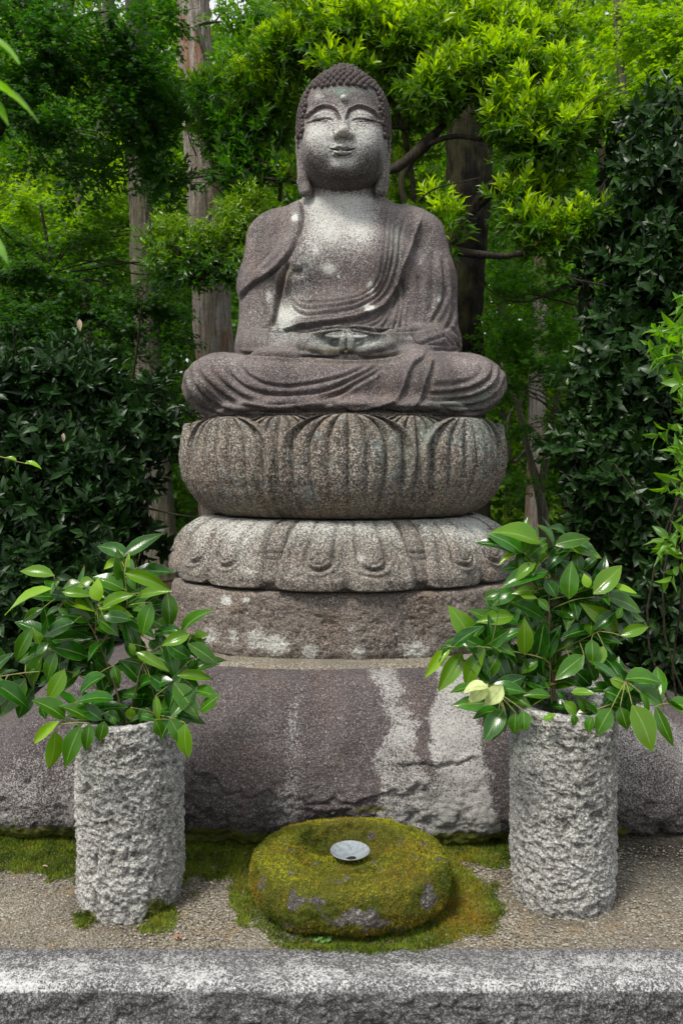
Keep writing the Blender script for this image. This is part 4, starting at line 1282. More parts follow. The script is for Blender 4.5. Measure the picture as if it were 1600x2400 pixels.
def lower_petal(phc, half, rear):
    nu, nv = 81, 50
    u = np.linspace(-1, 1, nu); v = np.linspace(0, 1, nv)
    U, W = np.meshgrid(u, v, indexing='ij')
    au = np.abs(U)
    # two rounded lobes at the lower end with a notch between them
    zbot = .944 + .014 * np.exp(-(U / .10) ** 2) + .018 * sstep(.75, 1.0, au) ** 1.5
    z = 1.257 + (zbot - 1.257) * W
    wide = .86 + .14 * sstep(0, .8, W)
    phi = phc + half * U * wide
    r = prof(z, LO)
    edge = sstep(1.0, .94, au) * sstep(1.0, .965, W)
    body = .010 + .016 * np.sin(np.clip(W, 0, 1) * np.pi * .6) * (1 - U ** 4)
    lobes = .016 * np.exp(-((au - .48) / .36) ** 2) * sstep(.45, .8, W)
    notch = -.016 * np.exp(-(U / .07) ** 2) * sstep(.55, 1, W)
    # long raised tongues ending in a round, rimmed tip
    tt = (au - .37) / .165
    endd = np.where(W > .50, ((W - .50) / .135), 0)
    rho = np.sqrt(tt ** 2 + endd ** 2)
    tongue = .026 * sstep(1.12, .80, rho) * (.5 + .5 * sstep(0, .4, W)) - .014 * np.exp(-((rho - 1.28) / .12) ** 2) + .014 * np.exp(-((rho - 1.62) / .18) ** 2) * sstep(.15, .4, W)
    curlr = -.012 * np.exp(-((np.hypot(tt, (W - .50) / .12) - .62) / .10) ** 2) * (W > .5)
    rim = .009 * np.exp(-((au - .88) / .05) ** 2) - .006 * np.exp(-((au - .78) / .04) ** 2)
    off = (body + lobes + notch + tongue + curlr + rim) * edge - .035 * (1 - edge) - (.02 if rear else 0)
    V = ring_point(phi, r + off, z).reshape(-1, 3)
    n = np.stack([np.sin(phi), -np.cos(phi), .3 + 0 * phi], -1).reshape(-1, 3)
    V = V + n * (fbm(V, 16, 3) * .006 + fbm(V, 55, 2) * .0025)[:, None]
    x_, y_ = proj(V)
    w = W.ravel()
    l = .42 * sstep(.42, .05, w) + blob(x_, y_, 845, 1310, 12, 10, .9) + blob(x_, y_, 560, 1280, 40, 50, .35) + blob(x_, y_, 1110, 1250, 40, 40, .55) + blob(x_, y_, 470, 1280, 30, 50, .3) + blob(x_, y_, 585, 1340, 12, 8, .5) + .08
    d = np.clip(-(notch + curlr - .010 * np.exp(-((rho - 1.28) / .12) ** 2)).ravel() * 55, 0, .6) + .25 * np.exp(-((w - .97) / .05) ** 2)  # darker in the notch and rings and along the lower edge
    g = .2 * sstep(.5, 0, w) + .3 * np.exp(-(U.ravel() / .08) ** 2) * sstep(.8, 1, w)
    part('petal', V, grid_faces(nu, nv, flip=True), base, STONE_BASE, attrs=dict(lich=l, dirt_shade=np.clip(d, 0, .8), grn=g))


for k in range(8):
    lower_petal(R(.6) + k * math.pi / 4, R(21.3), False)
for k in range(8):
    ph_c = R(.6) + (k + .5) * math.pi / 4
    nu, nv = 17, 30
    U, W = np.meshgrid(np.linspace(-1, 1, nu), np.linspace(0, 1, nv), indexing='ij')
    z = 1.257 + (.972 - 1.257) * W
    phi = ph_c + R(3.6) * U * (.8 + .2 * W)
    off = (.004 - .008 * np.abs(U) + .006 * np.sign(np.sin(W * 60)) * (np.abs(W - .52) < .09)) * sstep(1, .8, np.abs(U)) * sstep(1, .95, W) - .03 * (1 - sstep(1, .8, np.abs(U)) * sstep(1, .95, W))
    V = ring_point(phi, prof(z, LO) + off, z).reshape(-1, 3)
    part('petal', V, grid_faces(nu, nv, flip=True), base, STONE_BASE, attrs=dict(lich=.3 * sstep(.5, 0, W.ravel()), dirt_shade=np.full(nu * nv, .15)))

# ================================================================== plinth
nph2, nz = 1000, 60
ph = np.linspace(0, 2 * np.pi, nph2, endpoint=False)
e = 2 / 2.6
cx_ = np.sign(np.sin(ph)) * np.abs(np.sin(ph)) ** e
cy_ = np.sign(np.cos(ph)) * np.abs(np.cos(ph)) ** e
rows = [(.02, .632), (.97, .632), (.985, .636)]
for t in np.linspace(0, 1, nz):
    z = .642 + (.928 - .642) * t
    rows.append((1.0 - .014 * (2 * t - 1) ** 6, z))
rows += [(.975, .938), (.955, .941), (.6, .943), (.02, .943)]
V = np.stack([np.stack([LC[0] + cx_ * .905 * s, LC[1] - cy_ * .800 * s, np.full(nph2, z)], -1) for s, z in rows], 1).reshape(-1, 3)
n = np.stack([np.repeat(cx_, len(rows)), -np.repeat(cy_, len(rows)), np.zeros(nph2 * len(rows))], -1)
side = np.tile(np.array([0, .2, .6] + [1.0] * nz + [.4, .2, 0, 0]), nph2)
V = V + n * ((fbm(V, 5, 3) * .014 + np.minimum(0, fbm(V, 30, 4)) * .009 + fbm(V, 75, 2) * .003) * side)[:, None]
x_, y_ = proj(V)
l = (V[:, 1] < 4.1) * sum(blob(x_, y_, a, b, c, d, s, 1.6) for a, b, c, d, s in
    [(530, 1408, 13, 12, 1.3), (577, 1406, 9, 7, 1.3), (490, 1490, 24, 18, .95), (548, 1492, 14, 22, .75), (602, 1498, 24, 26, .85), (648, 1512, 28, 26, 1.0), (727, 1528, 20, 16, .95), (840, 1532, 18, 17, .8), (975, 1525, 32, 22, .95), (825, 1472, 9, 9, .55), (770, 1410, 40, 20, .25), (810, 1500, 200, 40, .15)])
d = .25 * sstep(1555, 1530, y_) * 0 + .35 * blob(x_, y_, 1080, 1500, 90, 60, .6)
part_pl = part('plinth_stone', V, grid_faces(nph2, len(rows), wrap_u=True, flip=True), None, STONE_PLINTH, attrs=dict(lich=l, dirt_shade=d))
part_pl['label'] = 'low rounded slab of brown granite with grey lichen spots under the down-turned petals'
part_pl['category'] = 'plinth'
# ================================================================== foliage
def unit(a):
    return a / (np.linalg.norm(a, axis=-1, keepdims=True) + 1e-9)


T_LANCE = (np.array([(0, 0, 0), (-.5, .42, .10), (0, .45, -.02), (.5, .42, .10), (0, 1, -.16)], float),
           np.array([(0, 2, 1), (0, 3, 2), (1, 2, 4), (2, 3, 4)]))
T_OVAL = (np.array([(0, 0, 0), (-.42, .28, .06), (-.44, .62, .06), (0, .5, -.03), (.42, .28, .06), (.44, .62, .06), (0, 1, -.10)], float),
          np.array([(0, 3, 1), (1, 3, 2), (2, 3, 6), (0, 4, 3), (4, 5, 3), (5, 6, 3)]))


def _maple():
    V = [(0, .02, 0)]; Fc = []
    for a, l in ((-125, .34), (-82, .62), (-42, .88), (0, 1.0), (42, .88), (82, .62), (125, .34)):
        a = math.radians(a); d = np.array((math.sin(a), math.cos(a))); n = np.array((d[1], -d[0]))
        m = d * l * .42
        i = len(V)
        V += [(*(m - n * .13 * (l + .2)), .02), (*(m + n * .13 * (l + .2)), .02), (*(d * l), -.10 * l)]
        Fc += [(0, i, i + 1), (i, i + 2, i + 1)]
    V = np.array(V, float); V[:, 1] += .3; V[:, 0] *= 1.0
    return V * .62 * np.array((1.15, 1.15, 1)), np.array(Fc)


T_MAPLE = _maple()
T_QUAD = (np.array([(-.5, .1, 0), (.4, 0, .05), (.5, .8, 0), (-.3, 1, -.1)], float), np.array([(0, 1, 2), (0, 2, 3)]))


def frame(D, N):
    D = unit(D)
    S_ = unit(np.cross(D, N))
    N2 = np.cross(S_, D)
    return D, S_, N2


def leaf_arrays(B_, D, N, L, Wd, tpl):
    D, S_, N2 = frame(D, N)
    tv, tf = tpl
    V = (B_[:, None] + S_[:, None] * (tv[None, :, 0:1] * Wd[:, None, None]) + D[:, None] * (tv[None, :, 1:2] * L[:, None, None])
         + N2[:, None] * (tv[None, :, 2:3] * L[:, None, None]))
    k = len(tv)
    Fc = (tf[None] + (np.arange(len(B_)) * k)[:, None, None]).reshape(-1, 3)
    return V.reshape(-1, 3), Fc, k


def big_leaf(name, mat, seed, seg=6, wid=.40, curl=.18, fold=.20, young=0.0):
    """one broad leaf of unit length along +Y, face up +Z"""
    rg = random.Random(seed)
    V, at_u, at_v = [], [], []
    side = rg.uniform(-.10, .10)
    cols = (-1, -.5, 0, .5, 1)
    tw = rg.uniform(-.25, .25)
    for i in range(seg + 1):
        v = i / seg
        w = wid * .5 * (math.sin(math.pi * min(1, (v * .97 + .03)) ** .86) ** .85) * (1 - .25 * v ** 6)
        if i == 0: w = .012
        if i == seg: w = .006
        for c in cols:
            a = tw * v
            xx = c * w; zz = fold * abs(c) ** 1.3 * w * 1.2 + .012 * math.sin(v * 9 + c * 2 + seed) * abs(c)
            V.append((xx * math.cos(a) - zz * math.sin(a) + side * v * v, v * (1 - curl * .25 * v), xx * math.sin(a) + zz * math.cos(a) - curl * v * v + .05 * math.sin(v * 3.1)))
            at_u.append(c); at_v.append(v)
    Q_ = grid_faces(seg + 1, 5, flip=True)
    Q_ = Q_[:, ::-1].copy()
    V = np.array(V)
    N_ = vnormals(V, Q_)
    if N_[:, 2].mean() < 0: Q_ = Q_[:, ::-1].copy()
    return new_mesh(name, V, Q_, True, dict(lu=at_u, lv=at_v, young=np.full(len(V), young)), mat)


LEAF_N = {'n': 0}


def leaf_obj(me, root, base_, D, N, L, width_scale=1.0, name='leaf'):
    D, S_, N2 = frame(np.array(D, float)[None], np.array(N, float)[None])
    D, S_, N2 = D[0], S_[0], N2[0]
    M = Matrix(((S_[0] * L * width_scale, D[0] * L, N2[0] * L, base_[0] - root.location[0]),
                (S_[1] * L * width_scale, D[1] * L, N2[1] * L, base_[1] - root.location[1]),
                (S_[2] * L * width_scale, D[2] * L, N2[2] * L, base_[2] - root.location[2]), (0, 0, 0, 1)))
    o = bpy.data.objects.new(name, me)
    COL.objects.link(o)
    o.parent = root
    o.matrix_basis = M
    return o


def sprigs(C_, O_, m, L, rg, elev=(35, 75), twig=.12, up=.25, wr=.36):
    """leaves round short twigs: C_ twig bases, O_ outward directions"""
    n = len(C_)
    O_ = unit(O_ + rg.normal(size=(n, 3)) * .35)
    ref = unit(np.cross(O_, rg.normal(size=(n, 3))))
    ref2 = np.cross(O_, ref)
    k = np.arange(m)
    s = (k / max(1, m - 1))[None] ** .8 * twig * rg.uniform(.7, 1.3, (n, 1))
    a = k[None] * 2.4 + rg.uniform(0, 6.28, (n, 1))
    el = np.radians(rg.uniform(elev[0], elev[1], (n, m))) * (1 - .45 * (k / m))[None]
    rad = np.cos(a)[..., None] * ref[:, None] + np.sin(a)[..., None] * ref2[:, None]
    D = O_[:, None] * np.cos(el)[..., None] + rad * np.sin(el)[..., None]
    Bs = C_[:, None] + O_[:, None] * s[..., None]
    N = O_[:, None] * np.sin(el)[..., None] - rad * np.cos(el)[..., None] + np.array((0, 0, up)) + rg.normal(size=(n, m, 3)) * .15
    Ls = L * rg.uniform(.6, 1.15, (n, m)) * (1 - .35 * (k / m))[None]
    return Bs.reshape(-1, 3), D.reshape(-1, 3), N.reshape(-1, 3), Ls.ravel(), np.full(n * m, wr)


def split_clumps(clumps, rg, k=6, f=.42):
    """each mass becomes several smaller boughs with gaps between them"""
    out = []
    for c in clumps:
        kk = max(3, int(k * (c[3] * c[4]) ** .5 / 75))
        for i in range(kk):
            u = unit(rg.normal(size=3)) * rg.uniform(.35, .85)
            g = f * rg.uniform(.7, 1.25)
            out.append((c[0] + u[0] * c[3], c[1] + u[2] * c[4], c[2] + u[1] * min(c[3], c[4]) / F * c[2] * .9, c[3] * g + 8, c[4] * g * .8 + 6, c[5] if len(c) > 5 else 1.0))
    return out


def clump_points(clumps, n, rg, shell=.55, flat=1.0):
    """clumps: (px, py, d, rx_px, ry_px[, weight[, ry_m]]) -> points and outward directions"""
    cs = np.array([P(c[0], c[1], c[2]) for c in clumps])
    rx = np.array([c[3] / F * c[2] for c in clumps]); rz = np.array([c[4] / F * c[2] for c in clumps])
    ry = np.array([c[6] if len(c) > 6 else min(a, b) * 1.0 + .08 for a, b, c in zip(rx, rz, clumps)])
    w = np.array([(c[5] if len(c) > 5 else 1.0) * c[3] * c[4] for c in clumps]); w /= w.sum()
    i = rg.choice(len(clumps), n, p=w)
    u = unit(rg.normal(size=(n, 3)))
    r = (shell + (1 - shell) * rg.random(n)) * rg.random(n) ** .12
    r = np.minimum(r, 1.05)
    o = u * r[:, None]
    # wobble so that the outline is uneven
    p = cs[i] + o * np.stack([rx[i], ry[i], rz[i]], 1)
    p = p + np.stack([fbm(p, 3.1, 3, seed=1), fbm(p, 3.1, 3, seed=9), fbm(p, 3.1, 3, seed=17)], 1) * np.minimum(rx, rz)[i][:, None] * .35
    return p, unit(u / np.stack([rx[i], ry[i], rz[i]], 1)), i


def visible_rank(Bs, D, N, L, margin=40):
    x_, y_ = proj(np.maximum(Bs, (-99, .3, -99)))
    inn = (x_ > -margin) & (x_ < 1600 + margin) & (y_ > -margin) & (y_ < 1500)
    return inn


def build_crown(root, Bs, D, N, L, wr, tpl, mat, rg, young=None, indiv=0, leaf_meshes=None, score=None, name='foliage', dark_fix=None):
    n = len(Bs)
    take = np.zeros(n, bool)
    if indiv:
        inn = visible_rank(Bs, D, N, L)
        s = (L / Bs[:, 1]) * np.where(inn, 1, 0)
        if score is not None: s = s * score
        # only the ones nothing of this crown hides: nearest in each small bearing cell
        x_, y_ = proj(np.maximum(Bs, (-99, .3, -99)))
        key = (np.floor(x_ / 15) * 4096 + np.floor(y_ / 15)).astype(np.int64)
        order = np.lexsort((Bs[:, 1], key))
        first = np.r_[True, key[order][1:] != key[order][:-1]]
        cand = order[first]
        cand = cand[s[cand] > 0]
        cand = cand[np.argsort(-s[cand])][:int(indiv * 1.0)]
        take[cand] = True
        yo = young if young is not None else np.zeros(n)
        for i in cand:
            ms = leaf_meshes[min(len(leaf_meshes) - 1, int(yo[i] * len(leaf_meshes)))]
            leaf_obj(ms[rg.integers(len(ms))], root, Bs[i], D[i], N[i], L[i], wr[i] / .40)
    kk = ~take
    V, Fc, k = leaf_arrays(Bs[kk], D[kk], N[kk], L[kk], L[kk] * wr[kk], tpl)
    at = dict(rnd=np.repeat(rg.random(kk.sum()), k))
    if young is not None: at['young'] = np.repeat(young[kk], k)
    part(name, V, Fc, root, mat, False, attrs=at, kind='stuff')
    return int(kk.sum())


NTRI = 0

# ------------------------------------------------------------------ leaf materials
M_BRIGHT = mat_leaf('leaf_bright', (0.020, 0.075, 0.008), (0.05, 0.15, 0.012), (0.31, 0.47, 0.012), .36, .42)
M_CAMELLIA = mat_leaf('leaf_camellia', (0.006, 0.021, 0.004), (0.018, 0.056, 0.008), (0.05, 0.13, 0.02), .40, .12, spec=.32)
M_SHRUB = mat_leaf('leaf_shrub', (0.006, 0.021, 0.004), (0.018, 0.056, 0.010), (0.05, 0.13, 0.03), .40, .14, spec=.32)
M_MAPLE_D = mat_leaf('leaf_maple_dark', (0.012, 0.046, 0.007), (0.032, 0.105, 0.010), (0.12, 0.26, 0.015), .5, .45)
M_MAPLE_L = mat_leaf('leaf_maple_light', (0.026, 0.100, 0.008), (0.08, 0.21, 0.012), (0.24, 0.38, 0.02), .5, .5)
M_MIX = mat_leaf('leaf_mixed', (0.022, 0.085, 0.010), (0.06, 0.17, 0.016), (0.13, 0.29, 0.02), .38, .42)
M_FAR = mat_leaf('leaf_far', (0.018, 0.070, 0.009), (0.06, 0.17, 0.014), (0.24, 0.38, 0.03), .6, .45)
M_SAKAKI = mat_leaf('leaf_cut_branch', (0.006, 0.045, 0.003), (0.024, 0.115, 0.006), (0.22, 0.40, 0.010), .20, .28, veins=True, spec=.5)
M_SAKAKI_PALE = mat_leaf('leaf_cut_branch_pale', (0.42, 0.50, 0.20), (0.5, 0.56, 0.26), None, .4, .3, veins=True)
M_NEAR = mat_leaf('leaf_near', (0.12, 0.30, 0.03), (0.2, 0.4, 0.04), None, .35, .4, veins=True)
BARK_CEDAR = mat_bark('bark_cedar', (0.16, 0.13, 0.105), (0.40, 0.36, 0.32), (0.30, 0.115, 0.04), .55, .25)
BARK_GREY = mat_bark('bark_grey', (0.07, 0.06, 0.048), (0.17, 0.155, 0.125), (0.12, 0.10, 0.06), .3, .3)
BARK_DARK = mat_bark('bark_dark', (0.022, 0.018, 0.014), (0.060, 0.050, 0.040), (0.05, 0.05, 0.03), .3, .3)
BARK_BLACK = mat_bark('bark_black', (0.005, 0.004, 0.0035), (0.014, 0.012, 0.010), (0.018, 0.022, 0.014), .25, .2)
TWIG = mat_simple('twig', (0.05, 0.042, 0.03), (0.11, 0.095, 0.065), 40, .8, .003)
TWIG_GREEN = mat_simple('green_twig', (0.16, 0.20, 0.05), (0.28, 0.26, 0.10), 40, .6, .002)
TWIG_BROWN = mat_simple('brown_twig', (0.12, 0.085, 0.05), (0.22, 0.15, 0.09), 40, .7, .002)


def trunk(root, pts, rad, mat, name='trunk', sides=28, n=60, noise=.012, ridge=.0, branches=()):
    V, Fc = tube(spline(pts, n), np.interp(np.linspace(0, 1, n), np.linspace(0, 1, len(rad)), rad), sides, noise, 3.0, True, ridge)
    part(name, V, Fc, root, mat)
    tw = []
    for bp, br in branches:
        it = tube(spline(bp, 22), np.interp(np.linspace(0, 1, 22), np.linspace(0, 1, len(br)), br), 9, .006 if max(br) > .02 else .0, 9.0)
        if max(br) >= .0125: part('branch', it[0], it[1], root, mat)
        else: tw.append(it)
    if tw:
        V, Fc = merge(tw)
        part('twigs', V, Fc, root, mat, kind='stuff')


def W(*ps):
    """picture bearings with distances -> place coordinates"""
    return np.array([P(*p) for p in ps])


def young_of(Bs, N, rg, zlo, zhi, amt=1.0):
    return np.clip(sstep(zlo, zhi, Bs[:, 2] + fbm(Bs, 2.5, 3) * .25) * amt * (0.55 + .6 * rg.random(len(Bs))), 0, 1)


rg = np.random.default_rng(21)
LEAF_SETS = {}


def leaf_set(key, mat, n=3, **kw):
    if key not in LEAF_SETS:
        LEAF_SETS[key] = [[big_leaf('leaf', mat, 10 * j + i, seg=4, young=yv, **kw) for i in range(n)] for j, yv in enumerate((.05, .4, .75, 1.0))]
    return LEAF_SETS[key]


# ------------------------------------------------------------------ 1. bright evergreen spreading over the statue
def tree_bright():
    rg = np.random.default_rng(31)
    root = thing('evergreen_tree', 'small evergreen tree with sunlit yellow-green leaves spreading right behind and above the Buddha head', 'tree', tuple(P(1010, 1180, 5.6)[:2]) + (-.05,))
    cl = [(700, 120, 5.6, 110, 55), (840, 70, 5.5, 130, 75), (990, 100, 5.4, 120, 85), (1120, 90, 5.5, 140, 95), (1230, 60, 5.8, 110, 60, .8), (620, 200, 5.8, 90, 60), (640, 290, 5.9, 80, 60, .8),
          (1060, 190, 5.2, 100, 60), (1010, 210, 5.1, 60, 34), (1170, 170, 5.3, 110, 70), (1300, 210, 5.3, 110, 60), (1230, 250, 5.1, 110, 56), (1330, 260, 5.2, 90, 60), (1280, 330, 5.1, 110, 54), (1380, 300, 5.2, 40, 40, .6),
          (1200, 300, 5.3, 60, 50, .7), (1320, 540, 5.0, 90, 32), (1230, 520, 5.0, 60, 34), (1250, 460, 5.2, 80, 34, .8), (1370, 520, 5.0, 50, 34), (1300, 420, 5.3, 90, 34, .6), (1210, 470, 5.1, 45, 30, .7), (1270, 590, 5.0, 60, 26, .7),
          (1040, 515, 4.7, 26, 26, .8), (1010, 480, 4.7, 22, 14, .7), (1055, 560, 4.7, 20, 22, .6),
          (600, 380, 5.9, 70, 50, .7), (660, 420, 5.8, 40, 30, .5), (560, 330, 6.0, 60, 60, .6), (960, 330, 5.9, 60, 60, .35), (940, 420, 6.0, 50, 60, .3), (800, 150, 5.3, 60, 22, .7), (900, 160, 5.4, 60, 30)]
    cl += [(500, 230, 6.1, 60, 50, .8), (520, 310, 6.1, 60, 40, .8), (590, 450, 5.9, 50, 30, .7), (540, 400, 6.0, 60, 40, .7), (760, 40, 5.8, 120, 40, .8), (1000, 20, 5.8, 140, 40, .8), (930, 290, 5.9, 50, 60, .5), (960, 500, 6.0, 60, 50, .5)]
    p, o, ci = clump_points(split_clumps(cl, rg, 8, .38) + [(*c[:5], .25) for c in cl], 5200, rg, .5)
    Bs, D, N, L, wr = sprigs(p, o + (0, -.15, .6), 9, .108, rg, (20, 62), .10, .35, .33)
    yo = np.clip(.15 + .95 * sstep(-.15, .75, np.repeat(o[:, 2], 9) + rg.normal(size=len(Bs)) * .2), 0, 1) * sstep(.0, 1.0, np.interp(Bs[:, 0], [-1.1, -.4, .3, 1.5], [.15, .6, 1.0, 1.0]) + fbm(Bs, 2, 2) * .5)  # new growth, with sun on the upper boughs painted into its colour
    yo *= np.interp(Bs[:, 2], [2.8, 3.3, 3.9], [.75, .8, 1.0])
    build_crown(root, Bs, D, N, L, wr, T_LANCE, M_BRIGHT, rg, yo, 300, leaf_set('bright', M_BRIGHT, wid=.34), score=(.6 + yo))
    br = [(W((1010, 760, 5.6), (1040, 600, 5.5), (1100, 500, 5.4), (1180, 430, 5.3), (1240, 380, 5.3), (1290, 330, 5.3)), (.050, .046, .038, .030, .02, .012)),
          (W((1010, 620, 5.6), (980, 560, 5.6), (940, 440, 5.5), (960, 380, 5.5), (1010, 330, 5.4), (1060, 260, 5.4), (1120, 200, 5.4)), (.04, .03, .022, .030, .028, .02, .012)),
          (W((900, 405, 5.2), (940, 385, 5.25), (985, 345, 5.3), (1020, 310, 5.35), (1090, 250, 5.4)), (.026, .034, .036, .028, .014)),
          (W((940, 575, 4.75), (1030, 580, 4.8), (1090, 592, 4.8), (1180, 600, 4.9), (1250, 585, 5.0), (1330, 560, 5.0)), (.020, .028, .026, .020, .018, .008)),
          (W((1100, 500, 5.4), (1140, 440, 5.3), (1200, 400, 5.2), (1210, 340, 5.2)), (.03, .026, .018, .010)),
          (W((720, 430, 5.7), (640, 420, 5.8), (560, 415, 5.9), (480, 400, 6.0)), (.016, .014, .010, .004)),
          (W((960, 640, 5.7), (970, 480, 5.7), (960, 380, 5.7), (930, 260, 5.6), (880, 200, 5.6), (820, 130, 5.5)), (.030, .022, .02, .018, .013, .008)),
          (W((655, 470, 6.0), (658, 430, 6.0), (650, 380, 6.0), (600, 330, 6.0)), (.016, .015, .012, .006)),
          (W((1180, 430, 5.3), (1250, 440, 5.2), (1330, 500, 5.1), (1390, 520, 5.0)), (.016, .014, .010, .004)),
          (W((960, 300, 5.6), (900, 290, 5.6), (860, 230, 5.5), (760, 170, 5.5), (680, 130, 5.6)), (.018, .016, .015, .010, .005)),
          (W((985, 345, 5.3), (1060, 320, 5.3), (1140, 330, 5.3)), (.02, .018, .01))]
    for k in range(60):
        j = rg.integers(len(cl)); c = P(*cl[j][:3])
        a = c + rg.normal(size=3) * .12; b = c + rg.normal(size=3) * (.26, .2, .12)
        br.append((np.array([a, (a + b) / 2 + (0, 0, .05) + rg.normal(size=3) * .03, b]), (.006, .0045, .002)))
    trunk(root, W((1010, 1185, 5.6), (1015, 980, 5.6), (1008, 800, 5.6), (1010, 640, 5.6)), (.09, .075, .06, .05), BARK_DARK, branches=br)


# ------------------------------------------------------------------ 2. broad evergreen shrubs at either side
def shrub(name, label, clumps, n, m, L, mat, key, seed, loc, indiv=300, tpl=T_OVAL, twig=.10, wr=.40, ylim=(9, 10), stems=(), yamt=.5, elev=(40, 85), bias=(0, -.45, .35), cat='shrub', bark=None, shell=.55, nst=22):
    rg = np.random.default_rng(seed)
    root = thing(name, label, cat, loc)
    p, o, ci = clump_points(split_clumps(clumps, rg, 9, .36) + [(*c[:5], .16) for c in clumps], n, rg, shell)
    Bs, D, N, L, wr_ = sprigs(p, o + np.array(bias), m, L, rg, elev, twig, .35, wr)
    yo = young_of(Bs, N, rg, ylim[0], ylim[1], yamt) + (rg.random(len(Bs)) < .06) * .3
    build_crown(root, Bs, D, N, L, wr_, tpl, mat, rg, np.clip(yo, 0, 1), indiv, leaf_set(key, mat, wid=.47) if indiv else None)
    items = []
    lo = np.array(loc)
    for k in range(nst):
        j = rg.integers(len(clumps)); c = P(*clumps[j][:3]) + (0, .1, 0)
        mid = (lo + c) / 2 + rg.normal(size=3) * .12
        items.append(tube(spline([lo + rg.normal(size=3) * (.15, .1, 0), mid, c + rg.normal(size=3) * .1, c + rg.normal(size=3) * .25], 14), np.linspace(.022 if nst > 6 else .006, .003, 14), 6))
    for bp, br_ in stems:
        items.append(tube(spline(bp, 18), np.interp(np.linspace(0, 1, 18), np.linspace(0, 1, len(br_)), br_), 8, .004, 9))
    V, Fc = merge(items)
    part('stems', V, Fc, root, bark or BARK_DARK, kind='stuff')
    return root


